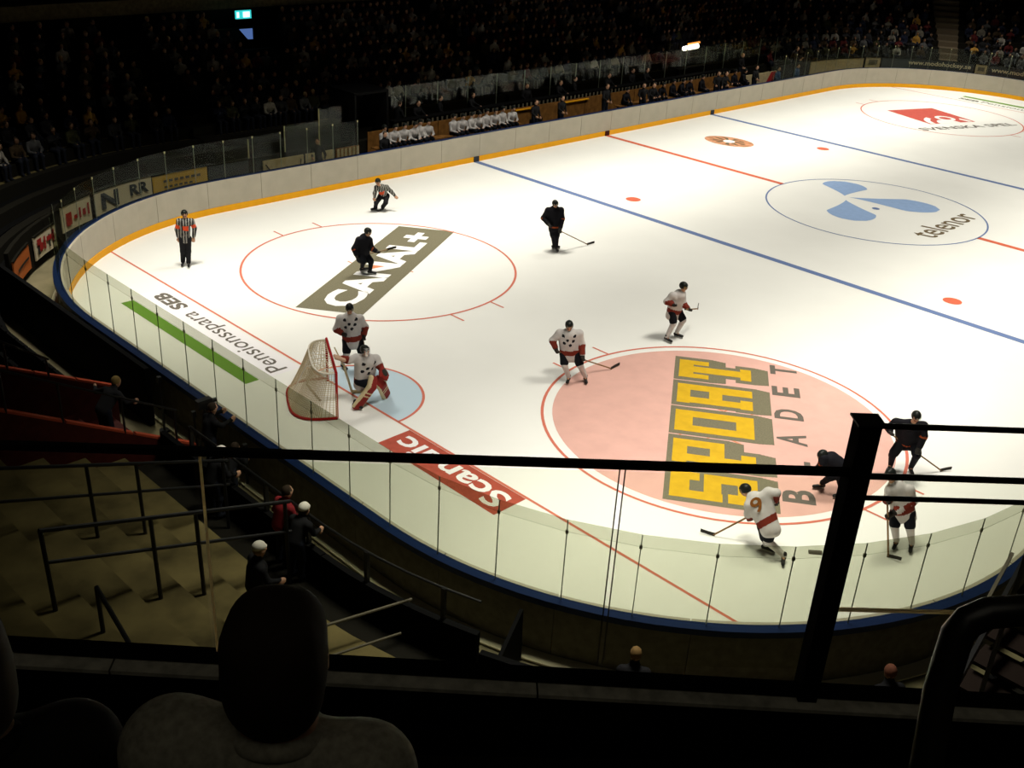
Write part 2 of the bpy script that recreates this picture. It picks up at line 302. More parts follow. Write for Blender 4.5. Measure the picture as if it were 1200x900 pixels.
PLAYERS = {
 'referee': dict(anA=(-25.84,10.79,0.13), anB=(-25.74,10.61,0.13), toA=(-25.92,10.69,0.05), toB=(-25.84,10.44,0.05), head=(-25.71,10.66,1.75), neck=(-25.70,10.65,1.58), chest=(-25.71,10.66,1.44), pelvis=(-25.75,10.68,0.97), shA=(-25.87,10.74,1.52), elA=(-25.95,10.78,1.25), haA=(-25.92,10.77,0.92), shB=(-25.53,10.57,1.50), elB=(-25.47,10.53,1.26), haB=(-25.52,10.56,0.90), hipA=(-25.83,10.72,0.92), hipB=(-25.67,10.64,0.91), knA=(-25.84,10.73,0.51), knB=(-25.69,10.65,0.50)),
 'linesman': dict(anA=(-17.15,11.81,0.13), anB=(-16.95,11.63,0.13), toA=(-17.35,11.82,0.05), toB=(-17.06,11.58,0.05), head=(-17.27,11.51,1.22), neck=(-17.16,11.53,1.02), chest=(-17.08,11.54,0.94), pelvis=(-16.87,11.64,0.60), shA=(-17.28,11.58,0.98), elA=(-17.36,11.58,0.78), haA=(-17.37,11.59,0.57), shB=(-16.89,11.46,0.96), elB=(-16.72,11.40,0.78), haB=(-16.61,11.25,0.59), hipA=(-16.99,11.67,0.58), hipB=(-16.83,11.54,0.58), knA=(-17.29,11.59,0.39), knB=(-16.98,11.40,0.38)),
 'dark3': dict(anA=(-21.54,6.91,0.13), anB=(-21.50,6.54,0.13), toA=(-21.45,6.88,0.05), toB=(-21.40,6.39,0.05), head=(-21.55,6.56,1.47), neck=(-21.55,6.63,1.30), chest=(-21.57,6.71,1.19), pelvis=(-21.61,6.80,0.64), shA=(-21.79,6.74,1.19), elA=(-21.94,6.80,0.90), haA=(-21.91,6.71,0.66), shB=(-21.43,6.66,1.13), elB=(-21.43,6.53,0.88), haB=(-21.32,6.39,0.79), hipA=(-21.70,6.74,0.63), hipB=(-21.48,6.76,0.58), knA=(-21.71,6.63,0.46), knB=(-21.45,6.55,0.43), sh1=(-19.59,8.00,0.03), sh2=(-19.26,7.98,0.05), sb=(-21.94,6.73,0.66)),
 'dark4': dict(anA=(-14.72,4.66,0.13), anB=(-14.82,4.45,0.13), toA=(-14.55,4.53,0.05), toB=(-14.91,4.29,0.05), head=(-14.90,4.58,1.72), neck=(-14.83,4.62,1.54), chest=(-14.85,4.64,1.45), pelvis=(-14.82,4.61,0.92), shA=(-15.00,4.81,1.44), elA=(-15.10,4.92,1.15), haA=(-15.12,4.57,0.96), shB=(-14.70,4.47,1.48), elB=(-14.69,4.39,1.19), haB=(-14.87,4.29,0.82), hipA=(-14.87,4.67,0.86), hipB=(-14.76,4.54,0.87), knA=(-14.87,4.59,0.51), knB=(-14.83,4.47,0.51), sh1=(-13.42,4.19,0.03), sh2=(-13.11,4.18,0.05), sb=(-15.17,4.63,0.99)),
 'white5': dict(anA=(-17.92,-2.92,0.13), anB=(-17.42,-2.90,0.13), toA=(-17.94,-3.14,0.05), toB=(-17.38,-3.11,0.05), head=(-17.62,-3.07,1.72), neck=(-17.58,-3.03,1.50), chest=(-17.63,-2.97,1.40), pelvis=(-17.68,-2.89,0.91), shA=(-17.87,-2.89,1.43), elA=(-17.99,-2.80,1.24), haA=(-17.95,-3.03,1.20), shB=(-17.50,-2.98,1.30), elB=(-17.53,-3.10,1.13), haB=(-17.53,-3.29,1.05), hipA=(-17.80,-2.89,0.90), hipB=(-17.53,-2.94,0.84), knA=(-17.79,-3.00,0.58), knB=(-17.51,-3.13,0.65), sh1=(-15.15,-2.02,0.03), sh2=(-14.97,-1.87,0.05), sb=(-18.00,-2.96,1.19)),
 'white6': dict(anA=(-22.17,-2.91,0.13), anB=(-21.81,-3.19,0.13), toA=(-22.39,-3.05,0.05), toB=(-21.93,-3.35,0.05), head=(-22.29,-2.88,1.68), neck=(-22.23,-2.84,1.48), chest=(-22.21,-2.84,1.38), pelvis=(-22.15,-2.85,0.87), shA=(-22.35,-2.62,1.38), elA=(-22.46,-2.49,1.15), haA=(-22.49,-2.68,0.95), shB=(-22.02,-3.02,1.42), elB=(-21.98,-3.11,1.12), haB=(-22.08,-3.26,0.83), hipA=(-22.24,-2.75,0.81), hipB=(-22.04,-2.99,0.84), knA=(-22.32,-2.85,0.54), knB=(-22.05,-3.17,0.56), sh1=(-20.66,-3.14,0.03), sh2=(-20.26,-3.09,0.05), sb=(-22.50,-2.68,0.93)),
 'white7': dict(anA=(-26.37,1.44,0.13), anB=(-25.95,1.15,0.13), toA=(-26.39,1.25,0.05), toB=(-25.95,1.00,0.05), head=(-26.26,1.25,1.79), neck=(-26.21,1.33,1.57), chest=(-26.19,1.32,1.46), pelvis=(-26.16,1.29,0.88), shA=(-26.40,1.47,1.46), elA=(-26.49,1.54,1.15), haA=(-26.43,1.31,1.07), shB=(-25.99,1.17,1.46), elB=(-25.88,1.09,1.21), haB=(-26.00,0.99,1.00), hipA=(-26.27,1.37,0.84), hipB=(-26.03,1.20,0.84), knA=(-26.34,1.31,0.50), knB=(-26.01,1.06,0.48), sh1=(-25.49,1.59,0.03), sh2=(-25.49,1.48,0.05), sb=(-26.04,1.02,1.20)),
 'goalie': dict(anA=(-27.46,-0.55,0.13), anB=(-26.54,-0.51,0.13), toA=(-27.42,-0.71,0.05), toB=(-26.30,-0.45,0.05), head=(-27.17,-0.59,1.53), neck=(-27.12,-0.57,1.35), chest=(-27.08,-0.53,1.18), pelvis=(-27.13,-0.43,0.66), shA=(-27.33,-0.46,1.31), elA=(-27.56,-0.42,1.31), haA=(-27.74,-0.34,1.39), shB=(-26.81,-0.55,1.17), elB=(-26.81,-0.68,1.05), haB=(-26.80,-0.81,0.92), hipA=(-27.27,-0.48,0.67), hipB=(-26.93,-0.44,0.62), knA=(-27.14,-0.74,0.62), knB=(-26.84,-0.72,0.56)),
 'white9': dict(anA=(-24.71,-10.78,0.13), anB=(-24.75,-11.24,0.13), toA=(-24.67,-10.93,0.05), toB=(-24.96,-11.36,0.05), head=(-24.78,-10.12,1.20), neck=(-24.80,-10.30,1.15), chest=(-24.82,-10.42,1.11), pelvis=(-24.84,-10.79,0.76), shA=(-24.98,-10.40,1.04), elA=(-24.93,-10.38,0.80), haA=(-24.82,-10.37,0.63), shB=(-24.70,-10.61,1.34), elB=(-24.64,-10.75,1.37), haB=(-24.59,-10.74,1.12), hipA=(-24.89,-10.74,0.67), hipB=(-24.81,-10.86,0.73), knA=(-24.65,-10.72,0.23), knB=(-24.89,-10.90,0.39), sh1=(-25.10,-9.76,0.03), sh2=(-25.22,-9.56,0.05), sb=(-24.69,-10.54,0.89)),
 'dark10': dict(anA=(-21.62,-10.27,0.13), anB=(-21.60,-10.75,0.13), toA=(-21.80,-10.14,0.05), toB=(-21.70,-10.71,0.05), head=(-21.84,-10.23,0.95), neck=(-21.76,-10.31,0.91), chest=(-21.67,-10.38,0.85), pelvis=(-21.55,-10.64,0.68), shA=(-21.87,-10.29,0.91), elA=(-21.92,-10.31,0.81), haA=(-21.95,-10.25,0.68), shB=(-21.53,-10.45,0.76), elB=(-21.72,-10.52,0.71), haB=(-21.74,-10.47,0.58), hipA=(-21.63,-10.60,0.64), hipB=(-21.49,-10.66,0.62), knA=(-21.74,-10.47,0.45), knB=(-21.64,-10.70,0.42)),
 'white11': dict(anA=(-22.45,-12.52,0.13), anB=(-22.28,-12.78,0.13), toA=(-22.67,-12.58,0.05), toB=(-22.45,-12.85,0.05), head=(-22.66,-12.13,1.69), neck=(-22.58,-12.20,1.50), chest=(-22.50,-12.26,1.35), pelvis=(-22.43,-12.47,0.91), shA=(-22.63,-12.20,1.33), elA=(-22.68,-12.21,1.11), haA=(-22.81,-12.28,1.18), shB=(-22.37,-12.48,1.37), elB=(-22.33,-12.60,1.14), haB=(-22.78,-12.37,0.86), hipA=(-22.46,-12.37,0.79), hipB=(-22.38,-12.60,0.87), knA=(-22.54,-12.44,0.52), knB=(-22.44,-12.72,0.58), sh1=(-22.92,-12.61,0.03), sh2=(-22.91,-12.69,0.05), sb=(-22.82,-12.25,1.27)),
 'dark12': dict(anA=(-19.56,-10.89,0.13), anB=(-19.29,-11.27,0.13), toA=(-19.75,-10.92,0.05), toB=(-19.44,-11.40,0.05), head=(-19.68,-11.24,1.63), neck=(-19.60,-11.17,1.43), chest=(-19.55,-11.12,1.26), pelvis=(-19.43,-11.07,0.86), shA=(-19.66,-10.81,1.28), elA=(-19.73,-10.70,1.12), haA=(-19.80,-10.80,1.06), shB=(-19.45,-11.36,1.36), elB=(-19.50,-11.45,1.14), haB=(-19.61,-11.45,0.81), hipA=(-19.46,-10.98,0.78), hipB=(-19.36,-11.24,0.84), knA=(-19.70,-10.93,0.48), knB=(-19.51,-11.41,0.61), sh1=(-18.66,-11.75,0.03), sh2=(-18.41,-11.85,0.05), sb=(-19.82,-10.75,1.06)),
}
# ================================================================== LARGE STRUCTURE
def v2(x, y, z=0): return np.array((x, y, z), float)
# concrete slab under everything
floor = structure(MB().box((0, 0, -0.23), (110, 84, 0.4)).build('floor', CONCD), 'pale concrete arena floor around the ice')
# ice sheet
mb = MB(); mb.flat([(q[0], q[1]) for q in outline(0.06, 0.6)], 0.0)
ice = structure(mb.build('ice_sheet', ICE), 'white painted ice sheet with lines and sponsor prints')
ice.data.update()
ceiling = structure(MB().box((0, 0, 24), (116, 90, 0.3)).build('ceiling', DARKW), 'dark arena ceiling above the frame')

def ice_part(name, mb, m, lab=None):
    o = mb.build(name, m, ice)
    if lab: o['label'] = lab
    return o
BLX, GLX, EX, SY = 9.042, 27.085, 20.798, 6.899
for sx in (-1, 1):
    ice_part('blue_line', MB().box((sx*BLX, 0, 0.004), (0.30, 2*HY-0.02, 0.002)), P_BLUE)
    yl = 13.6
    ice_part('goal_line', MB().box((sx*GLX, 0, 0.004), (0.07, 2*yl, 0.002)), P_REDT)
for y0, y1 in ((4.47, HY), (-HY, -4.47)):
    ice_part('centre_line', MB().box((0, (y0+y1)/2, 0.004), (0.30, y1-y0-0.02, 0.002)), P_RED)
ice_part('centre_circle', MB().ring(0, 0, 4.44, 4.51, 0.005), P_BLUE)
ice_part('centre_spot', MB().ring(0.14, 0.01, 0.0, 0.16, 0.006, n=24), P_BLUE)
for sx in (-1, 1):
    for sy in (-1, 1):
        ice_part('neutral_spot', MB().ring(sx*(BLX-1.5), sy*SY, 0, 0.31, 0.006, n=32), P_RED)
        ice_part('faceoff_circle', MB().ring(sx*EX, sy*SY, 4.49, 4.565, 0.006), P_REDT)
        ice_part('faceoff_spot', MB().ring(sx*EX, sy*SY, 0, 0.31, 0.0052 if sx*sy < 0 else 0.0045, n=32), P_ORNG)
        for hx in (-1, 1):
            for hy in (-1, 1):
                ice_part('hash_mark', MB().box((sx*EX+hx*0.83, sy*SY+hy*(4.46+0.3), 0.006), (0.06, 0.6, 0.002)), P_REDT)
                x0, y0 = sx*EX+hx*0.55, sy*SY+hy*0.28
                m_ = MB().box((x0+hx*0.4, y0, 0.0036), (0.8, 0.05, 0.001)); m_.box((x0, y0+hy*0.40, 0.0036), (0.05, 0.74, 0.001))
                ice_part('spot_bracket', m_, P_ORNG)
for sx in (-1, 1):
    a0 = -math.pi/2 if sx < 0 else math.pi/2
    ice_part('goal_crease', MB().ring(sx*GLX, 0, 0, 1.76, 0.003, a0, a0+math.pi, 48), P_CREASE)
    ice_part('crease_line', MB().ring(sx*GLX, 0, 1.73, 1.80, 0.005, a0, a0+math.pi, 48), P_REDT)
# near face-off circle: pink sponsor disc with block lettering
ice_part('pink_disc', MB().ring(-EX, -SY, 0, 4.27, 0.0022), P_PINK)
SO = v2(-23.42, -9.78); SU = v2(0.816, 0.578); SW = v2(-0.578, 0.816)     # letter frame: along, up
LET = {'S': [(0, 6.2, 5, 8), (0, 3.2, 1.5, 8), (0, 3.3, 5, 4.9), (3.5, 0, 5, 4.9), (0, 0, 5, 1.8), (3.5, 5.3, 5, 8), (0, 0, 1.7, 2.7)],
 'P': [(0.4, 0, 1.9, 8), (0, 0, 3, 1.4), (0, 6.6, 5, 8), (3.5, 3, 5, 8), (0.4, 3, 5, 4.4)],
 'O': [(0, 0, 1.5, 8), (3.5, 0, 5, 8), (0, 0, 5, 1.8), (0, 6.2, 5, 8)],
 'R': [(0.2, 0, 1.7, 8), (0, 0, 2.3, 1.3), (0, 6.6, 5, 8), (3.5, 3.9, 5, 8), (0.4, 3.2, 4.8, 4.6), (3.2, 0, 5, 3.9)],
 'T': [(0, 6.4, 5, 8), (1.65, 0, 3.35, 8), (0.9, 0, 4.1, 1.2), (0, 4.7, 1.2, 8), (3.8, 4.7, 5, 8)]}
LW, LH, PITCH = 1.13, 1.98, 1.55
grey = []; yel = []
def union_mesh(rects, z):
    """outline union of axis-aligned rectangles in the letter frame, no overlapping faces"""
    mb = MB(); xs = sorted({round(a, 4) for r in rects for a in (r[0], r[2])}); ys = sorted({round(a, 4) for r in rects for a in (r[1], r[3])})
    xm = (np.array(xs[:-1])+xs[1:])/2
    for j in range(len(ys)-1):
        yc = (ys[j]+ys[j+1])/2; on = np.zeros(len(xm), bool)
        for r in rects:
            if r[1] < yc < r[3]: on |= (xm > r[0]) & (xm < r[2])
        i = 0
        while i < len(on):
            if on[i]:
                k = i
                while k+1 < len(on) and on[k+1]: k += 1
                mb.add([tuple(SO+SU*a+SW*b+v2(0, 0, z)) for a, b in ((xs[i], ys[j]), (xs[k+1], ys[j]), (xs[k+1], ys[j+1]), (xs[i], ys[j+1]))], [(0, 1, 2, 3)]); i = k+1
            else: i += 1
    return mb
for i, ch in enumerate('SPORT'):
    if ch == 'O': grey.append((i*PITCH+.1, .2, i*PITCH+LW-.1, LH-.2))
    for (a, b, c, d) in LET[ch]:
        x0, x1 = i*PITCH+a*LW/5, i*PITCH+c*LW/5; y0, y1 = b*LH/8, d*LH/8
        yel.append((x0, y0, x1, y1))
        for k in range(5):
            sh = -0.085*k
            grey.append((x0-0.185+0.012*k, y0-0.13+sh, x1+0.185-0.02*k, y1+0.13+sh))
ice_part('block_letter_shadow', union_mesh(grey, 0.0050), P_GREY); ice_part('block_letter_print', union_mesh(yel, 0.0072), P_YEL)
BO = v2(-22.34, -10.58)
for i, ch in enumerate('BLADET'):
    b0 = BO+SU*(i*1.335)
    lettering('sponsor_letter', ch, (b0[0], b0[1], 0.0062), SU*0.58, SW*0.74, P_DARK, ice, 0.03)
# far face-off circle: grey banner
b00, b10, b01 = v2(-23.72, 4.02), v2(-16.36, 8.14), v2(-24.98, 5.70)
mb = MB(); mb.add([tuple(q+v2(0, 0, .0042)) for q in (b00, b10, b10+(b01-b00), b01)], [(0, 1, 2, 3)]); ice_part('grey_banner', mb, P_GREY)
bu, bw = b10-b00, b01-b00
lettering('banner_lettering', 'CANAL+', b00+bu*0.05+bw*0.22+v2(0, 0, .0064), bu*0.89, bw*0.56, P_WHITE, ice, 0.045)
# print behind the goal line
mb = MB(); mb.add([(-27.2, 2.2, .0025), (-27.2, 9.35, .0025), (-28.45, 9.35, .0025), (-28.45, 2.2, .0025)], [(0, 1, 2, 3)]); ice_part('pale_print_field', mb, P_LAV)
mb = MB(); mb.add([(-28.45, 2.25, .0035), (-28.45, 9.05, .0035), (-28.85, 9.05, .0035), (-28.85, 2.25, .0035)], [(0, 1, 2, 3)]); ice_part('green_strip', mb, P_GREEN)
lettering('print_lettering', 'Pensionsspara', (-27.30, 2.38, .0048), (0, 4.85, 0), (-0.72, 0, 0), P_DARK, ice, 0.004)
lettering('print_lettering', 'SEB', (-27.40, 7.62, .0048), (0, 1.42, 0), (-0.50, 0, 0), P_DARK, ice, 0.04)
mb = MB(); mb.add([(28.45, -9, .0035), (28.45, 9.05, .0035), (28.9, 9.05, .0035), (28.9, -9, .0035)], [(0, 1, 2, 3)]); ice_part('green_strip', mb, P_GREEN)
lettering('print_lettering', 'Pensionsspara', (27.45, 7.5, .0048), (0, -4.85, 0), (0.72, 0, 0), P_DARK, ice, 0.004)
lettering('print_lettering', 'SEB', (27.55, 8.95, .0048), (0, -1.3, 0), (0.50, 0, 0), P_DARK, ice, 0.04)
mb = MB(); mb.add([(-27.13, -6.22, .0035), (-27.13, -2.26, .0035), (-28.10, -2.26, .0035), (-28.10, -6.22, .0035)], [(0, 1, 2, 3)]); ice_part('brick_red_banner', mb, P_SCAN)
lettering('banner_lettering', 'Scandic', (-27.30, -6.02, .0055), (0, 3.55, 0), (-0.66, 0, 0), P_WHITE, ice, 0.02)
# centre circle print
lettering('centre_lettering', 'telenor', (-1.66, -3.42, .006), (4.5, 0.12, 0), (-0.22, 1.06, 0), P_BROWN, ice, 0.008)
def petal(hub, tip, wd, peak=0.62, n=22):
    hub, tip = np.array(hub, float), np.array(tip, float); ax = tip-hub; nr = np.array((-ax[1], ax[0]))/np.linalg.norm(ax); L = []; R_ = []
    for i in range(n+1):
        t = i/n; e = (t/peak)**1.25 if t < peak else math.sqrt(max(0, 1-((t-peak)/(1-peak))**2)); s = min(1, e)
        L.append(hub+ax*t+nr*s*wd/2); R_.append(hub+ax*t-nr*s*wd/2)
    return [tuple(q) for q in L+R_[::-1]]
for hub, tip, wd in (((0.72, 1.80), (2.85, 3.0), 1.95), ((0.2, 1.45), (-2.2, -0.3), 2.0), ((0.70, 1.58), (2.40, -1.76), 1.85)):
    pl = petal(hub, tip, wd); mb = MB(); n = len(pl)
    for i in range(n//2-1): mb.add([(*pl[i], .0055), (*pl[i+1], .0055), (*pl[n-2-i], .0055), (*pl[n-1-i], .0055)], [(0, 1, 2, 3)])
    ice_part('propeller_petal', mb, P_TBLUE)
# far zone prints
Q = [v2(19.65, 9.71), v2(22.94, 8.48), v2(21.62, 5.16), v2(18.41, 6.40)]
mb = MB(); mb.add([tuple(q+v2(0, 0, .0045)) for q in Q], [(0, 1, 2, 3)]); ice_part('red_square_print', mb, P_SRED)
qc = lambda a, b: Q[3]*(1-a)*(1-b)+Q[2]*a*(1-b)+Q[0]*(1-a)*b+Q[1]*a*b
def arcband(r0, r1, a0, a1, c=(0.5, 0.0), z=.006, n=20):
    mb = MB(); vs = []
    for i in range(n+1):
        a = a0+(a1-a0)*i/n
        for r in (r0, r1): vs.append(tuple(qc(c[0]+r*math.cos(a), c[1]+r*math.sin(a))+v2(0, 0, z)))
    mb.add(vs, [(2*i, 2*i+1, 2*i+3, 2*i+2) for i in range(n)]); return mb
ice_part('white_arc', arcband(0.36, 0.46, 0.05, math.pi-0.05), ICE)
ice_part('red_fill', arcband(0.0, 0.30, 0, 2*math.pi, (0.62, 0.40), .0070), P_SRED)
ice_part('white_ring', arcband(0.10, 0.17, 0, 2*math.pi, (0.62, 0.30), .0078), ICE)
ice_part('white_patch', arcband(0.0, 0.22, 0, math.pi, (0.45, 0.0), .0074), ICE)
lettering('circle_lettering', 'SVENSKA SPEL', (16.45, 5.80, .006), (6.55, -2.55, 0), (0.22, 0.56, 0), P_DARK, ice, 0.02)
mb = MB().ring(0, 0, 0, 1, 0.0045, n=40)
em = [v2(4.55, 10.55)+v2(-0.55, 1.25)*0+np.array((x*0.95+y*(-0.12), y*1.28+x*0.0, z)) for x, y, z in mb.v]; mb.v = [tuple(q) for q in em]
ice_part('oval_emblem', mb, mat('paint_rust', (0.50, 0.24, 0.13), 0.6, noise=.5, nscale=3.0))
mb = MB()
for k in range(9):
    a = k*2*math.pi/9; mb.add([tuple(v2(4.55, 10.55, .0058)+np.array((math.cos(a+d)*r*0.8, math.sin(a+d)*r*1.05, 0))) for r, d in ((0.25, -.2), (0.85, -.14), (0.85, .14), (0.25, .2))], [(0, 1, 2, 3)])
ice_part('emblem_rays', mb, P_BROWN)
ice_part('emblem_core', MB().ring(4.55, 10.55, 0, 0.3, 0.0064, n=24), P_WHITE)

# ------------------------------------------------------------------ dasher boards
boards = sempty('dasher_boards', 'white rink boards with yellow kick strip and blue cap')
NP = 74
for k in range(NP):
    s0, s1 = PER*k/NP+0.012, PER*(k+1)/NP-0.012
    MB().sweep(profile(run(s0, s1, 0.5), [(0.0, 0.24), (0.0, 1.2), (0.07, 1.2), (0.07, 0.24)])).build('board_panel', WHITEB, boards)
    MB().sweep(profile(run(s0-0.006, s1+0.006, 0.8), [(0.20, 0.0), (0.20, 1.15), (0.23, 1.15), (0.23, 0.0)])).build('outer_panel', SKIRT, boards)
full = run(0, PER, 0.45)[:-1]
MB().sweep(profile(full, [(0.01, 0.0), (0.01, 1.15), (0.05, 1.15), (0.05, 0.0)]), closed=True).build('seam_backing', SEAMB, boards)
MB().sweep(profile(full, [(0.23, 0.0), (0.23, 0.05), (0.50, 0.03), (0.50, 0.0)]), closed=True).build('lit_floor_strip', LIT_FLOOR, boards)  # cream strip added at the board foot, its colour painting the lit floor line
MB().sweep(profile(full, [(-0.015, 0.0), (-0.015, 0.235), (0.06, 0.235), (0.06, 0.0)]), closed=True).build('kick_strip', YELLOW, boards)
MB().sweep(profile(full, [(0.075, 1.16), (0.075, 1.205), (0.28, 1.205), (0.28, 1.08), (0.262, 1.08), (0.262, 1.16)]), closed=True).build('blue_cap', BLUEL, boards)
for x in (-BLX, 0, BLX):
    for y in (HY, -HY):
        MB().box((x, y-math.copysign(0.03, y), 0.12), (0.30, 0.05, 0.24)).build('line_marker', REDW if x == 0 else NAVYP, boards)

# ------------------------------------------------------------------ protective glass, pane by pane
glass = sempty('rink_glass', 'clear protective glass panes standing on the boards')
S_BENCH0, S_BENCH1 = s_of(15.3, HY), s_of(-15.2, HY)     # no glass in front of the benches
S_FARC = s_of(-29.3, 11.0)
NG = 138; gl = PER/NG
for k in range(NG):
    s0, s1 = (k+.3)*gl, (k+1.3)*gl
    if S_BENCH0-0.5 < s0 and s1 < S_BENCH1+0.5: continue
    top = 2.86 if (s0 > S_FARC or s0 < S_BENCH0-20) else 2.62
    a, n0 = at(s0+0.008, 0.14); b, n1 = at(s1-0.008, 0.14)
    for nm, z0, z1, M_ in (('glass_pane', 1.215, top-0.24, GLASS), ('glass_pane_top', top-0.24, top, GLASS2)):
        MB().sweep([[(a[0], a[1], z0), (a[0], a[1], z1), (a[0]+n0[0]*.012, a[1]+n0[1]*.012, z1), (a[0]+n0[0]*.012, a[1]+n0[1]*.012, z0)],
                    [(b[0], b[1], z0), (b[0], b[1], z1), (b[0]+n1[0]*.012, b[1]+n1[1]*.012, z1), (b[0]+n1[0]*.012, b[1]+n1[1]*.012, z0)]]).build(nm, M_, glass)
    q, n = at(s0, 0.146); rz = math.atan2(n[1], n[0])
    j = MB().box((q[0], q[1], (1.215+top)/2), (0.014, 0.016, top-1.215), rz, mi=0)
    j.box((q[0], q[1], top-0.24 if top > 2.7 else top-.04), (0.026, 0.05, 0.07), rz, mi=1)
    j.build('pane_joint', [SEAM, CLIP if top > 2.7 else CAPY], glass)

# ------------------------------------------------------------------ stands: terrace steps swept round the rink
stand = sempty('lower_stand', 'stepped concrete lower stand round the rink')
S_NEAR0 = s_of(-30.9, 8.6)              # near section: end wall left part, near corner, near side
S_GAPA, S_GAPB = s_of(-31, 1.35), s_of(-31, -0.75)
NROW = 13
def zrow(k): return 0.72+0.305*k
for k in range(NROW):
    o0 = 1.78+0.8*k
    prof = [(o0, -0.02), (o0, zrow(k)), (o0+0.82, zrow(k)), (o0+0.82, -0.02)]
    if k < 3:
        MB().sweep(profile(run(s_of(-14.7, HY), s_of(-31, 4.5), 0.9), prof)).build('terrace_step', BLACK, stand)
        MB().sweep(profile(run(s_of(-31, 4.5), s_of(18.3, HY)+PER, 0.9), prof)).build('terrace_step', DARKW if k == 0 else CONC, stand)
    else: MB().sweep(profile(full[::2], prof), closed=True).build('terrace_step', CONC, stand)
# front wall of the stand
fw = sempty('stand_front_wall', 'dark front wall of the lower stand')
def wall_run(s0, s1, o, z, m, name='wall_section', t=0.12):
    L = (s1-s0) % PER; n = max(1, int(L/2.4))
    for i in range(n):
        MB().sweep(profile(run(s0+L*i/n+.01, s0+L*(i+1)/n-.01, 0.7), [(o, 0), (o, z), (o+t, z), (o+t, 0)])).build(name, m, fw)
wall_run(s_of(-31, -0.9), s_of(-30.2, -9.0), 1.66, 1.36, BLACK)
wall_run(s_of(-30.2, -9.0)+.02, s_of(8, -HY), 1.66, 1.0, BLACK)
MB().sweep([[(-31.62, y, 0), (-31.62, y, 1.5), (-31.74, y, 1.5), (-31.74, y, 0)] for y in (1.75, 6.0)]).build('wall_section', BLACK, fw)
MB().sweep([[(-31.62, y, 0), (-31.62, y, 1.5), (-31.74, y, 1.5), (-31.74, y, 0)] for y in (6.01, 10.6)]).build('wall_section', BLACK, fw)
wall_run(s_of(17.5, HY), s_of(-12.3, HY), 3.25, 1.05, DARKW)
wall_run(s_of(20, -HY), s_of(17.4, HY), 1.62, 1.60, DARKW)
wall_run(s_of(-14.6, HY), s_of(-29.9, 10.4), 1.56, 1.34, DARKW)
wall_back = structure(MB().sweep(profile(run(s_of(18, -HY), s_of(-31, -2), 0.8), [(12.3, 0), (12.3, 9), (12.6, 9), (12.6, 0)])).build('wall_back', DARKW), 'dark back wall behind the far stand')
trim = structure(MB().sweep(profile(run(s_of(18, -HY), s_of(-31, 2), 0.8), [(11.6, 5.35), (11.6, 5.95), (12.25, 5.95), (12.25, 5.35)])).build('trim_1', FASC), 'dim brown edge of the upper tier above the far stand')
# ================================================================== OBJECTS
# ------------------------------------------------------------------ advertising panels in the far left corner
def ad_panel(s0, s1, o, z0, z1, m, label, group=None):
    t = thing('advertising_panel', label, 'sign', (*at((s0+s1)/2, o)[0], z0), group)
    MB().sweep(profile(run(s0, s1, 0.2), [(o, z0), (o, z1), (o-0.04, z1), (o-0.04, z0)])).build('panel', m, t)
    MB().sweep(profile(run(s0, s1, 0.5), [(o+.01, z1), (o+.01, z1+.04), (o-0.06, z1+.04), (o-0.06, z1)])).build('panel_frame', DARKW, t)
    return t
def ad_strokes(t, s0, s1, o, z0, z1, m, rects):
    """rects: (a0,a1,b0,b1) fractions of the panel"""
    L = s1-s0
    for a0, a1, b0, b1 in rects:
        mb = MB(); ss = run(s0+L*a0, s0+L*a1, 0.3); vs = []
        for s in ss:
            q, n = at(s, o-0.075)
            vs += [(q[0], q[1], z0+(z1-z0)*b0), (q[0], q[1], z0+(z1-z0)*b1)]
        mb.add(vs, [(2*i, 2*i+1, 2*i+3, 2*i+2) for i in range(len(ss)-1)])
        mb.build('print', m, t)
def ad_text(t, body, s0, s1, o, z0, z1, m, bold=0.03):
    """text reads from s1 to s0 (viewer stands inside the rink)"""
    V, Fs = text_raw(body, bold); X = []
    for a, b, _ in V:
        q, n = at(s1+(s0-s1)*a, o-0.075); X.append((q[0], q[1], z0+(z1-z0)*b))
    me = bpy.data.meshes.new('lettering'); me.from_pydata(X, [], Fs); me.materials.append(m); me.update(); return link('lettering', me, t)
AO = 1.5
def sa(x, y): return s_of(x, y)
def s_pix(u, v, o, z):     # arc position whose panel point projects nearest this pixel column
    best = None
    for s in np.arange(sa(-10, HY), sa(-31, 2), 0.1):
        q, n = at(s, o); d = project((q[0], q[1], z)); e = abs(d[0]-u)+0.3*abs(d[1]-v)
        if best is None or e < best[0]: best = (e, s)
    return best[1]
sN1, sN0, sY0 = s_pix(113, 255, AO, .5), s_pix(178, 228, AO, .5), s_pix(243, 205, AO, .6)
tN = ad_panel(sN0, sN1, AO, 0.58, 1.42, ADW, 'pale advertising panel with large grey letters N and RR behind the far corner glass')
ad_text(tN, 'N', sN0+(sN1-sN0)*.58, sN0+(sN1-sN0)*.90, AO, 0.74, 1.32, NAVYP, 0.05); ad_text(tN, 'RR', sN0+(sN1-sN0)*.06, sN0+(sN1-sN0)*.38, AO, 0.90, 1.30, NAVYP, 0.04)
tY = ad_panel(sY0, sN0-.06, AO, 0.45, 1.36, ADY, 'mustard yellow advertising panel with two faded lines of print, far corner')
ad_strokes(tY, sY0, sN0-.06, AO, .68, 1.34, SKIRT, [(0.15+.1*i, 0.22+.1*i, 0.58, 0.72) for i in range(7)]+[(0.3+.09*i, 0.36+.09*i, 0.26, 0.38) for i in range(6)])
sNV = s_pix(292, 190, AO, .6)
tV = ad_panel(sNV, sY0-.06, AO, 0.18, 1.34, NAVYP, 'plain dark navy panel beside the yellow advertising panel')
sR1, sR0 = s_pix(73, 275, AO, .6), s_pix(108, 250, AO, .6)
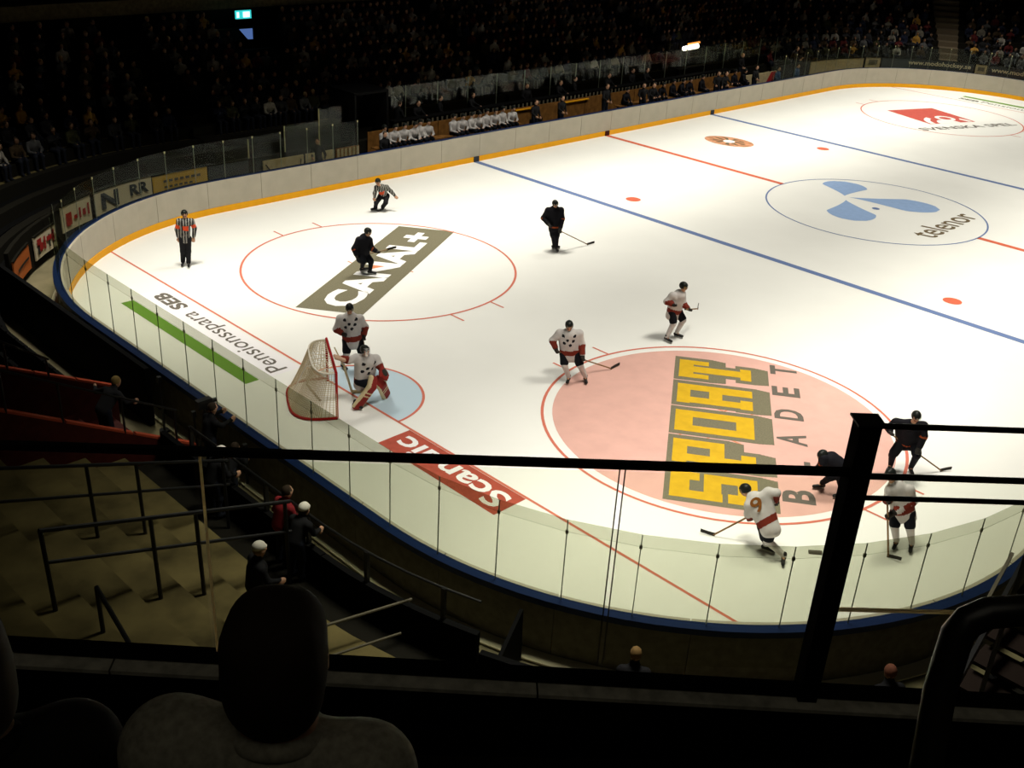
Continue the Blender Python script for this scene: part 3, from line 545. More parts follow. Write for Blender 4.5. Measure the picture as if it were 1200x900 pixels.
tR = ad_panel(sR0, sR1, AO, 0.55, 1.42, ADW, 'pale panel with a red script mark seen through the corner glass')
ad_strokes(tR, sR0, sR1, AO, .55, 1.42, ADR, [(.08, .14, .3, .75), (.2, .3, .35, .6), (.36, .42, .3, .7), (.48, .6, .35, .5), (.68, .88, .2, .7)])
sW1, sW0 = s_pix(39, 293, AO, .7), s_pix(64, 275, AO, .7)
tW = ad_panel(sW0, sW1, AO, 0.3, 1.05, ADW, 'white panel with heavy dark red brush lettering outside the far left corner')
ad_strokes(tW, sW0, sW1, AO, .3, 1.05, ADR, [(.1, .2, .35, .85), (.2, .45, .5, .7), (.5, .58, .25, .8), (.62, .8, .3, .6), (.7, .9, .6, .85)])
ad_strokes(tW, sW0, sW1, AO+.002, .3, 1.05, ADK, [(.3, .36, .2, .75), (.8, .9, .2, .5)])
sO1, sO0 = s_pix(15, 310, AO, .7), s_pix(33, 298, AO, .7)
tO = ad_panel(sO0, sO1, AO, 0.25, 1.05, ADO, 'orange advertising panel at the far left edge beside the white and red one')
ad_strokes(tO, sO0, sO1, AO, .25, 1.05, ADK, [(.1, .8, .46, .56)])
# wood and beige hoarding pieces along the far side before the tunnel
for x0, x1, m, lab in ((-19.2, -17.3, BEIGE, 'beige hoarding panel with a dark hose loop right of the navy panel'), (-17.2, -15.8, BEIGE, 'beige hoarding panel second right of the navy panel'), (-15.7, -14.5, WOOD, 'brown slatted hoarding panel beside the dark tunnel mouth')):
    t = thing('hoarding_panel', lab, 'panel', (x0, HY+1.9, 0.15)); mb = MB().box(((x0+x1)/2, HY+1.45, 0.72), (x1-x0, 0.05, 0.95)); mb.build('panel', m, t)
    if m is WOOD:
        for i in range(6): MB().box((x0+0.1+0.2*i, HY+1.41, 0.72), (0.12, 0.03, 0.9)).build('slat', BEIGE, t)
    elif x0 < -18: MB().tube([(x0+.1, HY+1.40, 1.05), (x0+.5, HY+1.38, .5), (x0+1.1, HY+1.38, .3), (x0+1.7, HY+1.38, .55), (x0+1.75, HY+1.40, 1.05)], .025, 6).build('hose', BLACKM, t)
# far end panels with web address
def s_far(u, o=1.52, z=1.0):
    return min(np.arange(s_of(31, 0), s_of(20, HY), 0.05), key=lambda q: abs(project((*at(q, o)[0], z))[0]-u))
tE = ad_panel(s_far(1140), s_far(1032), 1.52, .2, 1.62, NAVYP, 'dark end banner with a pale web address, left one behind the far boards')
ad_text(tE, 'www.modohockey.se', s_far(1136), s_far(1063), 1.52, 1.17, 1.54, ADW, 0.02)
tE = ad_panel(s_far(1262), s_far(1157), 1.52, .2, 1.62, NAVYP, 'dark end banner with a pale web address cut by the right frame edge')
ad_text(tE, 'www.modohockey.se', s_far(1236), s_far(1160), 1.52, 1.17, 1.54, ADW, 0.02)
for u0, u1, lab in ((1013, 1030, 'small beige square panel left of the left web address banner'), (1142, 1155, 'small beige square panel between the two web address banners')):
    t = ad_panel(s_far(u1), s_far(u0), 1.52, .2, 1.62, BEIGE, lab); ad_strokes(t, s_far(u1), s_far(u0), 1.52, .2, 1.62, SKIRT, [(.2, .8, .72, .9)])
ad_panel(s_far(1010), s_far(948), 1.52, .2, 1.58, BEIGE, 'long beige panel behind the glass at the far corner')
t = thing('advertising_panel', 'white and red slanted panel at the right end of the benches', 'sign', (16.5, 16.2, .3))
MB().box((15.6, 16.2, .9), (3.4, .06, 1.1)).build('panel', BEIGE, t)
mb = MB(); mb.add([(15.9, 16.16, .4), (17.2, 16.16, .4), (17.2, 16.16, 1.44), (16.7, 16.16, 1.44)], [(0, 1, 2, 3)]); mb.build('red_print', ADR, t)

# ------------------------------------------------------------------ benches, bench wall, media desk, glass behind
for x0, x1, lab in ((-13.8, -5.0, 'long wooden players bench nearest the tunnel'), (2.2, 14.2, 'long wooden players bench at the right half of the far side')):
    t = thing('players_bench', lab, 'bench', ((x0+x1)/2, 16.15, 0))
    for dy in (-0.14, 0, 0.14): MB().box(((x0+x1)/2, 16.2+dy, 0.97), (x1-x0, 0.12, 0.05)).build('seat_plank', WOOD, t)
    for i in range(5): MB().box((x0+0.3+(x1-x0-.6)*i/4, 16.2, 0.65), (0.08, 0.36, 0.6)).build('leg', BLACKM, t)
plat = sempty('bench_platform', 'raised black platforms of the benches and the media desk'); MB().box((0.5, 16.0, 0.175), (28.5, 1.5, 0.35)).build('platform_deck', BLACK, plat); MB().box((2.5, 17.55, 0.33), (30, 1.2, 0.66)).build('platform_deck', BLACK, plat)
t = thing('bench_back_wall', 'orange brown wooden wall panels behind the players benches', 'wall')
for i in range(14):
    x = -13.7+2.0*i+1.0; MB().box((x, 16.78, 0.93), (1.96, 0.05, 1.2)).build('wall_panel', WOOD, t)
for (x, w_) in ((-4.0, 1.6), (-0.6, 2.2)):
    MB().box((x, 16.72, 1.45), (w_, 0.12, .05)).build('wall_cap', YELLOW, t)
t = thing('media_desk', 'long dark desk rail with small white tickmark spindles behind the benches', 'desk')
MB().box((0.7, 17.15, 1.72), (25.5, 0.4, 0.05)).build('desktop', BLACK, t); MB().box((0.7, 17.32, 1.18), (25.5, 0.05, 1.04)).build('back_panel', BLACK, t)
for i in range(88): MB().box((-11.9+0.29*i, 16.94, 1.58), (0.1, 0.02, 0.16)).build('spindle', SKIRT, t)
t = thing('stand_glass_screen', 'tall dim glass screen in front of the far stand above the media desk', 'screen')
for i in range(18):
    x = -12.5+1.9*i; MB().box((x+.95, 17.98, 1.95), (1.86, .012, 2.1)).build('glass_pane', glass_mat('hazy_glass', (.84, .83, .76), .016) if i == 0 else MATS['hazy_glass'], t)
    MB().box((x, 17.98, 1.95), (.03, .03, 2.1)).build('post', SEAM, t)
for s_ in (0,):
    t2 = thing('stand_glass_screen', 'stepped glass screen left of the dark tunnel mouth', 'screen')
    for x, z1 in ((-19.3, 1.9), (-17.6, 2.2), (-15.9, 2.7)):
        MB().box((x+.8, HY+2.3, (1.1+z1)/2), (1.6, .012, z1-1.1)).build('glass_pane', MATS['hazy_glass'], t2); MB().box((x, HY+2.3, (0.6+z1)/2), (.04, .04, z1-.6)).build('post', CAPY, t2)
tun = thing('tunnel_mouth', 'black tunnel opening between hoarding and media desk', 'tunnel', (-13.5, 17, 0))
MB().box((-14.35, 17.6, 1.6), (.1, 1.8, 3.2)).build('side_wall', BLACK, tun); MB().box((-12.65, 17.6, 1.6), (.1, 1.8, 3.2)).build('side_wall', BLACK, tun)
MB().box((-13.5, 18.4, 1.6), (1.7, .1, 3.2)).build('back_curtain', BLACK, tun); MB().box((-13.5, 17.6, 3.2), (1.8, 1.8, .1)).build('lintel', BLACK, tun)

# ------------------------------------------------------------------ goal frame, knocked askew
g0, g1 = v2(-28.10, -0.66), v2(-27.12, 1.10); gd = (g1-g0)/np.linalg.norm(g1-g0); gb = v2(-gd[1], gd[0]); GW = np.linalg.norm(g1-g0)
goal = thing('hockey_goal', 'red framed hockey goal with white netting, knocked askew behind the goaltender', 'goal', tuple((g0+g1)/2))
REDF = mat('goal_red', (0.33, 0.008, 0.008), 0.45); NET = mat('goal_net', (0.55, 0.46, 0.30), 0.8)
for q, nm in ((g0, 'post'), (g1, 'post')): MB().tube([q, q+v2(0, 0, 1.22)], .035, 10).build(nm, REDF, goal)
MB().tube([g0+v2(0, 0, 1.22), g1+v2(0, 0, 1.22)], .035, 10).build('crossbar', REDF, goal)
def gcurve(depth, inset, z, n=16):
    out = []
    for i in range(n+1):
        a = math.pi*i/n; out.append((g0+g1)/2-gd*(GW/2+inset)*math.copysign(abs(math.cos(a))**0.6, math.cos(a))+gb*depth*math.sin(a)**0.6+v2(0, 0, z))
    return out
base_c, top_c = gcurve(1.10, 0.10, .04), gcurve(0.52, -0.02, 1.20)
MB().tube(base_c, .035, 8).build('base_rail', REDF, goal); MB().tube(top_c, .02, 8).build('top_rail', mat('goal_white', (.75, .7, .6), .5), goal)
net = MB(); N_ = 16; R_ = 12
grid = [[np.array(base_c[i])*(1-t)+np.array(top_c[i])*t for i in range(N_+1)] for t in np.linspace(0, 1, R_+1)]
def fine(i, t):
    i0 = min(int(i), N_-1); f = i-i0; a = np.array(base_c[i0])*(1-f)+np.array(base_c[i0+1])*f; b = np.array(top_c[i0])*(1-f)+np.array(top_c[i0+1])*f
    return a*(1-t)+b*t-v2(0, 0, .10*math.sin(math.pi*t)*.5)
for k in range(65): net.tube([fine(k*N_/64, t) for t in np.linspace(0, 1, 7)], .0085, 3, caps=False)
for t in np.linspace(0.03, .97, 24): net.tube([fine(k*N_/24, t) for k in range(25)], .0085, 3, caps=False)
for k in range(20):
    f = k/19; net.tube([g0*(1-f)+g1*f+v2(0, 0, 1.21), fine(N_*(0.02+.96*f), 1.0)], .0085, 3, caps=False)
for f in np.linspace(.1, .9, 5):
    net.tube([(g0*(1-a)+g1*a+v2(0, 0, 1.21))*(1-f)+fine(N_*(.02+.96*a), 1.0)*f for a in np.linspace(0, 1, 9)], .0085, 3, caps=False)
no = net.build('netting', NET, goal); no['kind'] = 'stuff'
MB().tube([gcurve(.55, 0, .45)[3], (g0+g1)/2+gb*.62+v2(0, 0, .45), gcurve(.55, 0, .45)[13]], .03, 8).build('inner_pad', mat('pad_grey', (.2, .18, .12), .8), goal)
MB().tube([(g0+g1)/2+gb*1.08+v2(0, 0, .05), (g0+g1)/2+gb*.5+v2(0, 0, 1.2)], .018, 8).build('back_strut', mat('goal_white', (.75, .7, .6), .5), goal)
# ================================================================== PEOPLE ON THE ICE
SKIN = mat('skin', (0.48, 0.27, 0.17), 0.6); HAIRD = mat('hair_dark', (0.03, 0.02, 0.012), 0.8); EYE = mat('eye_dark', (0.02, 0.015, 0.01), 0.4)
JW = mat('jersey_white', (0.50, 0.475, 0.46), 0.8, noise=0.06, nscale=12); JM = mat('jersey_maroon', (0.16, 0.022, 0.012), 0.8); JK = mat('jersey_black', (0.006, 0.006, 0.009), 0.8)
JO = mat('jersey_orange_trim', (0.30, 0.06, 0.015), 0.8); PANT = mat('pants_black', (0.005, 0.006, 0.009), 0.8); SOCKW = mat('sock_white', (0.54, 0.51, 0.49), 0.8); SOCKK = mat('sock_black', (0.006, 0.006, 0.010), 0.8)
HELM = mat('helmet_black', (0.012, 0.014, 0.012), 0.35); HELMG = mat('helmet_stripe', (0.25, 0.12, 0.03), 0.4); GLV = mat('glove_dark', (0.022, 0.018, 0.015), 0.7); SKATE = mat('skate_boot', (0.02, 0.02, 0.02), 0.4)
STEEL = mat('skate_steel', (0.5, 0.5, 0.48), 0.3, 0.6); STICK = mat('stick_shaft', (0.24, 0.14, 0.06), 0.5); TAPE = mat('stick_tape', (0.03, 0.028, 0.025), 0.7)
RSTR = mat('referee_grey', (0.30, 0.29, 0.26), 0.8); RBLK = mat('referee_black', (0.012, 0.012, 0.014), 0.8); RORG = mat('referee_orange', (0.65, 0.07, 0.02), 0.7)
PADM = mat('pad_maroon', (0.23, 0.018, 0.014), 0.6); PADC = mat('pad_cream', (0.62, 0.53, 0.32), 0.6); GOLD = mat('number_gold', (0.20, 0.07, 0.012), 0.7)
RIGHT = v2(0.711, -0.702)
def nz(v): v = np.array(v, float); return v/np.linalg.norm(v)
def head_prims(h, nk, f, hair=1):
    """head, neck and face in the body surface; f = facing"""
    u = nz(h-nk+v2(0, 0, .25)); f = nz(f-u*(f @ u)); s = np.cross(f, u)
    c = h-u*.01
    return [ell(c, (.076, .096, .115), 0, (s, f, u)), ell(c-u*.065+f*.03, (.052, .058, .055), 0, (s, f, u)), ell(c+f*.10-u*.012, (.016, .024, .024), 0, (s, f, u)),
            cap(nk-u*.03, h-u*.07, .062, .055, 0), ell(c+s*.078, (.012, .022, .03), 0, (s, f, u)), ell(c-s*.078, (.012, .022, .03), 0, (s, f, u)),
            ell(c+f*.086+s*.034+u*.012, (.014, .012, .009), 2, (s, f, u)), ell(c+f*.086-s*.034+u*.012, (.014, .012, .009), 2, (s, f, u)), ell(c+f*.083-u*.055, (.024, .01, .008), 3, (s, f, u)),
            ell(c+u*.025-f*.02, (.082, .095, .103), hair, (s, f, u))], (c, s, f, u)
def hand_prims(ha, fa, grip, r=.013, spread=.021, open_=0.0):
    """palm, four unequal bent fingers, and a thumb leaving the palm side"""
    d = nz(ha-fa); s = nz(grip-d*(grip @ d)); q = np.cross(d, s)
    P = [ell(ha+d*.01, (.05, .046, .026), 0, (d, s, q))]
    for i, L in enumerate((.040, .047, .044, .034)):
        b = ha+d*.045+s*(i-1.5)*spread; m = b+d*L*.75+q*.012*(1-open_); t = m+d*L*.35*open_+q*L*.8*(1-open_)-d*L*.2*(1-open_)
        P += [cap(b, m, r, r*.92), cap(m, t, r*.92, r*.8)]
    b = ha-s*.04-d*.015; P += [cap(b, b-s*.022+d*.03+q*.012, r*1.1, r), cap(b-s*.022+d*.03+q*.012, b-s*.012+d*.05+q*.036, r, r*.85)]
    return P
def lerp(a, b, t): return np.array(a)*(1-t)+np.array(b)*t
def skater(name, label, J, fang, team, stick=None, stick_label=None, bend_depth=0, crest=True, number=None):
    J = {k: np.array(v, float) for k, v in J.items()}
    base = (J['anA']+J['anB'])/2; base[2] = 0
    toc = nz((CAM[0]-base[0], CAM[1]-base[1], 0)); a = math.radians(fang); fwd = nz(toc*math.cos(a)+RIGHT*math.sin(a))
    t = thing('person', label, 'person', tuple(base), None)
    up = nz(J['neck']-J['pelvis']); side = nz(J['shB']-J['shA']); 
    tf = np.cross(side, up); tf = nz(tf*(1 if tf @ fwd > 0 else -1))          # chest direction
    hp, (hc, hs, hf, hu) = head_prims(J['head'], J['neck'], fwd)
    B = list(hp)
    sp = J['pelvis']; ch = J['chest']
    B += [cap(sp, lerp(sp, ch, .5), .13, .125), cap(lerp(sp, ch, .5), ch, .125, .15), cap(J['shA'], J['shB'], .07, .07), cap(ch, J['neck'], .10, .06), cap(J['hipA'], J['hipB'], .105, .105)]
    for X in 'AB':
        B += [cap(J['sh'+X], J['el'+X], .062, .05), cap(J['el'+X], J['ha'+X], .047, .035), cap(J['hip'+X], J['kn'+X], .095, .065), cap(J['kn'+X], J['an'+X], .062, .042), cap(J['an'+X], lerp(J['an'+X], J['to'+X], .3), .04, .03)]
        g = (np.array(stick[1])-np.array(stick[0])) if stick is not None else v2(0, 0, -1)
        if team == 'ref': B += hand_prims(J['ha'+X], J['el'+X], side if abs(nz(J['ha'+X]-J['el'+X]) @ side) < .8 else fwd, open_=.5)
    figure('body', B, .019, [SKIN, HAIRD, EYE, JM], t, .035)
    # helmet
    HC = hc+hu*.022-hf*.012
    def hcut(P):
        q = P-HC; return np.maximum(-( (q @ hu)+.055 ), np.minimum((q @ hf)-.045, -(q @ hu)+.03-.0)*1.0*0-1) if False else np.maximum(-(q @ hu)-.07, np.minimum((q @ hf)-.05, .02-(q @ hu)))
    hm = [HELM, HELMG]
    ho = figure('helmet', [ell(HC, (.108, .132, .122), 0, (hs, hf, hu))], .014, hm, t, .02, hcut)
    if team != 'ref' and not team.startswith('goalie'):
        MB().sweep([[tuple(HC+hf*(.118*math.cos(b))+hs*(.112*math.sin(b))+hu*z) for z in (-.045, .015)]+[tuple(HC+hf*(.126*math.cos(b))+hs*(.12*math.sin(b))+hu*z) for z in (.015, -.045)] for b in np.linspace(-1.0, 1.0, 7)]).build('visor', MATS['visor'] if 'visor' in MATS else glass_mat('visor', (.75, .78, .75), .05), ho)
    # jersey
    jm = {'white': [JW, JM, JK], 'dark': [JK, JO, JK], 'ref': [RSTR, RBLK, RORG], 'goalie': [JW, JM, JK]}[team]
    bulk = {'white': 1.08, 'dark': 1.06, 'ref': .88, 'goalie': 1.15}[team]
    low = sp-up*(.13 if team != 'ref' else .06)
    G = [cap(low, lerp(sp, ch, .55), .165*bulk, .170*bulk, 0), cap(lerp(sp, ch, .5), ch, .170*bulk, .175*bulk, 0), cap(J['shA'], J['shB'], .098*bulk, .098*bulk, 0), cap(ch, J['neck'], .15*bulk, .075, 0),
         cap(low+(J['hipA']-sp)*.75, lerp(sp, ch, .3)+(J['hipA']-sp)*.5, .115*bulk, .11*bulk, 0), cap(low+(J['hipB']-sp)*.75, lerp(sp, ch, .3)+(J['hipB']-sp)*.5, .115*bulk, .11*bulk, 0)]
    if team != 'ref': G += [cap(low+(J['hip'+X]-sp)*.8, lerp(J['sh'+X], ch, .35)-up*.08, .125*bulk, .12*bulk, 0) for X in 'AB']
    for X in 'AB':
        w_ = lerp(J['el'+X], J['ha'+X], .72)
        G += [cap(J['sh'+X], J['el'+X], .092*bulk, .080*bulk, 3), cap(J['el'+X], w_, .080*bulk, .070*bulk, 4)]
    jL = np.linalg.norm(ch-low)
    crs = [(-.13, .04), (.13, .03), (-.03, -.06), (.10, -.10), (.03, -.20), (-.11, -.16)] if crest else []
    def jpaint(Cn, fm):
        out = np.zeros(len(fm), int); tt = ((Cn-low) @ up)/jL
        lat = (Cn-ch) @ side; dep = (Cn-ch) @ tf
        if team == 'ref':
            out[:] = (np.floor(lat/.042).astype(int) % 2); 
            arm = fm == 3
            for X in 'AB':
                q = np.clip(((Cn-J['sh'+X]) @ nz(J['el'+X]-J['sh'+X]))/np.linalg.norm(J['el'+X]-J['sh'+X]), 0, 1); dd = np.linalg.norm(Cn-lerp(J['sh'+X], J['el'+X], .62), axis=1)
                if name == 'referee': out[arm & (dd < .12) & (q > .45) & (q < .85)] = 2
            out[(np.abs(lat) < .09) & (dep > .05) & (np.abs((Cn-ch) @ up+.13) < .075) & (fm == 0)] = 2
            return out
        tor = fm == 0; arm4 = fm == 4
        if team == 'dark':
            out[tor & (tt > .10) & (tt < .17)] = 1
            for X in 'AB': out[arm4 & (np.linalg.norm(Cn-J['el'+X], axis=1) < .10)] = 1
            return out
        out[tor & (tt > .14) & (tt < .36)] = 1
        for X in 'AB':
            dd = (Cn-J['el'+X]) @ nz(J['ha'+X]-J['el'+X]); near = np.linalg.norm(Cn-J['el'+X], axis=1) < .28
            out[arm4 & near & (dd > .00)] = 1
        for a_, b_ in crs: out[tor & (dep > .03) & (np.hypot(lat-a_*1.15, (Cn-ch) @ up-b_+.02) < .042)] = 2
        return out
    jo = figure('jersey', G, .02, jm, t, .05, None, jpaint)
    # trousers
    sock = SOCKW if team in ('white', 'goalie') else SOCKK
    if team == 'ref':
        P = [cap(J['hipA'], J['hipB'], .118, .118)]
        for X in 'AB': P += [cap(J['hip'+X], J['kn'+X], .112, .085), cap(J['kn'+X], lerp(J['kn'+X], J['an'+X], .95), .085, .075)]
        figure('trousers', P, .02, [RBLK], t, .04)
    else:
        P = [cap(J['hipA'], J['hipB'], .125, .125)]
        for X in 'AB': P += [cap(J['hip'+X], lerp(J['hip'+X], J['kn'+X], .82), .125, .116)]
        figure('hockey_pants', P, .022, [PANT], t, .04)
        if team != 'goalie':
            for X in 'AB':
                figure('sock', [cap(lerp(J['hip'+X], J['kn'+X], .8), J['kn'+X], .085, .088), cap(J['kn'+X], J['an'+X]+v2(0, 0, .03), .088, .062)], .02, [sock], t, .03)
    for X in 'AB':
        an, to = J['an'+X], J['to'+X]; d = to-an; d[2] = 0; d = nz(d) if np.linalg.norm(d) > .02 else fwd
        A = v2(an[0], an[1], max(an[2], .11)); 
        heel = A-d*.05-v2(0, 0, .04); toe = A+d*.19-v2(0, 0, .05)
        sk = figure('skate', [cap(A+v2(0, 0, .06), A, .058, .055), cap(heel, toe, .045, .04)], .014, [SKATE], t, .03)
        MB().box(tuple((heel+toe)/2*np.array((1, 1, 0))+v2(0, 0, .022)), (.29, .008, .04), math.atan2(d[1], d[0])).build('skate_blade', STEEL, sk)
        if team == 'ref': continue
        if team == 'goalie': continue
        g = nz(np.array(stick[1])-np.array(stick[0])) if stick is not None else v2(0, 0, -1)
        ha, el_ = J['ha'+X], J['el'+X]; dd = nz(ha-el_)
        if abs(dd @ g) > .9: g = nz(np.cross(dd, fwd))
        figure('glove', hand_prims(ha, el_, g, .022, .030)+[ell(ha, (.066, .062, .05), 0, (dd, nz(g-dd*(g @ dd)), np.cross(dd, nz(g-dd*(g @ dd))))), cap(ha-dd*.13, ha-dd*.05, .072, .058)], .013, [GLV if team == 'white' else TAPE], t, .02)
    if number:
        V, Fs = text_raw(number, .015); c = lerp(sp, ch, .80)-tf*.20*bulk; 
        X = [tuple(c-side*0+nz(side if (np.cross(up, side) @ tf) > 0 else side)*((v_[0]-.5)*.24)*(1 if np.cross(side, up) @ (-tf) > 0 else -1)+up*((v_[1]-.5)*.30)) for v_ in V]
        me = bpy.data.meshes.new('back_number'); me.from_pydata(X, [], Fs); me.materials.append(GOLD); link('back_number', me, jo)
    if stick is not None:
        b, h, toe = [np.array(q, float) for q in stick]
        so = thing('hockey_stick', stick_label, 'hockey stick', tuple(h))
        MB().bar(b, h, .024, .032).build('shaft', STICK, so)
        dv = nz(toe-h); L = max(.28, min(.36, np.linalg.norm(toe-h))); MB().sweep([[tuple(h+dv*x+np.cross(dv, v2(0, 0, 1))*(y+.03*(x/L)**2)+v2(0, 0, z)) for y, z in ((-.008, -.02), (-.008, .055), (.008, .055), (.008, -.02))] for x in np.linspace(-.03, L, 6)]).build('blade', TAPE, so)
        MB().bar(b, lerp(b, h, .06), .03, .036).build('butt_tape', TAPE, so)
    return t, J, (sp, ch, up, side, tf, fwd)
PL = PLAYERS
def stk(n, b=None): d = PL[n]; return (d['sb'], d['sh1'], d['sh2'])
skater('referee', 'referee in striped shirt with orange armbands standing upright by the far left boards', PL['referee'], 0, 'ref')
skater('linesman', 'linesman in grey striped shirt skating bent forward along the far boards, one arm out', PL['linesman'], -18, 'ref')
skater('dark3', 'bent dark uniformed player skating over the grey banner in the far circle', PL['dark3'], 65, 'dark', stk('dark3'), 'stick held across the hips of the dark player on the grey banner')
skater('dark4', 'dark uniformed player standing upright near the near blue line, stick reaching right', PL['dark4'], 25, 'dark', stk('dark4'), 'stick of the upright dark player beside the blue line')
_c, _h = CAM, np.array(PL['white5']['haB']); _t = min(np.linspace(.9, 1, 200), key=lambda q: abs(np.linalg.norm(_c+(np.array(PL['white5']['sh1'])-_c)*q-_h)-1.0))
for _k in ('sh1', 'sh2'): PL['white5'][_k] = tuple(_c+(np.array(PL['white5'][_k])-_c)*_t)
PL['white5']['sb'] = tuple(_h+nz(_h-np.array(PL['white5']['sh1']))*.45)
skater('white5', 'white jersey player gliding to the right above the pink disc', PL['white5'], 62, 'white', stk('white5'), 'stick of the white player gliding above the pink disc', crest=False)
skater('white6', 'white jersey player with dark crowns on the chest at the pink disc left edge', PL['white6'], 8, 'white', stk('white6'), 'stick reaching right from the white player at the pink disc edge')
skater('white7', 'white jersey player standing behind the goaltender beside the goal', PL['white7'], 2, 'white', stk('white7'), 'stick of the white player behind the goaltender')
skater('white9', 'white jersey player with number 9 on the back lunging left at the pink disc', PL['white9'], -125, 'white', stk('white9'), 'stick stretched left by the player with number 9', crest=False, number='9')
skater('dark10', 'dark uniformed player doubled over beside the black post on the pink disc', PL['dark10'], -62, 'dark')
skater('white11', 'white jersey player right of the black post standing close to the near glass', PL['white11'], -40, 'white', stk('white11'), 'upright stick of the white player right of the black post', crest=False)
skater('dark12', 'stooping dark uniformed player right of the black post, farther from the glass', PL['dark12'], 22, 'dark', stk('dark12'), 'stick of the stooping dark player right of the black post')
# goaltender
gt, J, (sp, ch, up, side, tf, fwd) = skater('goalie', 'goaltender in white jersey with maroon leg pads out of the blue crease', PL['goalie'], 48, 'goalie')
for X in 'AB':
    k, a_, h_ = J['kn'+X], J['an'+X], J['hip'+X]
    d = nz(k-a_); f2 = nz(fwd-d*(fwd @ d)); s2 = np.cross(d, f2); top = k+nz(lerp(d, nz(h_-k), .35))*.22; o = f2*.07
    P = []
    for e in (-.07, 0, .07): P += [cap(a_+o+s2*e-v2(0, 0, .04), k+o+s2*e, .075, .075), cap(k+o+s2*e, top+o+s2*e, .075, .07)]
    def pp(Cn, fm, s2=s2, c=k+o, d=d):
        lat = (Cn-c) @ s2; al = (Cn-c) @ d; out = np.zeros(len(Cn), int); out[(np.abs(lat) > .105)] = 1; out[np.abs(np.abs(al+.22)-.05) < .02] = 1; return out
    figure('leg_pad', P, .018, [PADM, PADC], gt, .03, None, pp)
hb, eb = J['haA'], J['elA']; d = nz(hb-eb); w_ = nz(np.cross(d, v2(0, 0, 1)))
figure('blocker', [cap(hb-d*.06+w_*e+fwd*.05, hb+d*.17+w_*e+fwd*.05, .035, .035, 0) for e in (-.08, -.03, .03, .08)]+[cap(hb-d*.2, hb-d*.06, .08, .07, 1)], .014, [mat('blocker_tan', (.5, .32, .22), .6), PADM], gt, .03)
hb, eb = J['haB'], J['elB']; d = nz(hb-eb+v2(0, 0, -.05)); s2 = nz(np.cross(d, fwd)); q = np.cross(s2, d)
gl_ = [ell(hb+d*.06, (.17, .13, .06), 0, (d, s2, q)), ell(hb+d*.05+q*.05, (.10, .07, .05), 1, (d, s2, q)), cap(hb-d*.12, hb-d*.02, .075, .08, 0)]+[cap(hb+d*.1+s2*e, hb+d*(.24-abs(e))+s2*e*1.2, .026, .022, 0) for e in (-.09, -.045, 0, .045)]+[cap(hb+s2*.09, hb+s2*.15+d*.09, .032, .028, 0)]
figure('catching_glove', gl_, .014, [PADM, TAPE], gt, .03)
HC = J['head']; u = v2(0, 0, 1); s = nz(np.cross(fwd, u))
mk = MB()
for i in range(5): mk.tube([tuple(HC+fwd*(.125*math.cos(b))+s*.10*math.sin(b)+u*(-.10+.045*i)) for b in np.linspace(-1.2, 1.2, 7)], .006, 4)
mk.build('face_cage', STEEL, gt)
so = thing('goalie_stick', 'cream goaltender stick pointing down from the blocker beside the goal post', 'hockey stick', tuple(J['haA']))
h1 = J['haA']+fwd*.05; fl = np.array((-27.05, .15, .06))
MB().bar(h1+v2(0, 0, .22)-fwd*.25, lerp(h1, fl, .25), .024, .03).build('shaft', PADC, so); MB().bar(lerp(h1, fl, .22), fl, .025, .09).build('paddle', PADC, so); MB().bar(fl+v2(0, 0, -.01), fl+v2(.32, -.2, -.01), .022, .09).build('blade', PADC, so)
t = tag(MB().tube([(-24.06, -11.42, .02), (-23.88, -11.62, .02)], .05, 8).build('stick_blade_tip', P_DARK), 'small grey scrap lying on the ice left of the black post', 'debris')
# ================================================================== SPECTATORS
def seat_person(lean=0.0, arm=0.0, res=.045):
    """seated on z=0 (seat top), facing +y; floor at z=-.43"""
    h = v2(0.0, .05+lean*.35, .78-lean*.05); nk = v2(0, .02+lean*.3, .60); ch = v2(0, lean*.22, .42); sp = v2(0, -.02, .10)
    P = [ell(h, (.078, .096, .118), 0), ell(h+v2(0, .1, -.01), (.016, .022, .025), 0), ell(h+v2(0, -.022, .03), (.085, .095, .105), 1), cap(nk, h-v2(0, 0, .06), .06, .055, 0),
         cap(sp, ch, .16, .17, 2), cap(v2(-.17, lean*.25, .5), v2(.17, lean*.25, .5), .085, .085, 2), cap(ch, nk, .12, .08, 2)]
    for s in (-1, 1):
        sh = v2(.2*s, lean*.25, .48); el_ = v2(.25*s, .08+lean*.3, .22+.2*arm); ha = v2(.09*s, .30+lean*.2, .16+.42*arm)
        P += [cap(sh, el_, .065, .055, 2), cap(el_, ha, .053, .04, 2), ell(ha+v2(0, .03, .01), (.038, .05, .035), 0),
              cap(v2(.09*s, 0, .07), v2(.12*s, .42, .09), .095, .07, 3), cap(v2(.12*s, .42, .08), v2(.12*s, .40, -.34), .065, .05, 3), cap(v2(.12*s, .38, -.38), v2(.13*s, .54, -.39), .045, .04, 3)]
    return sdf_mesh(P, res, .04)
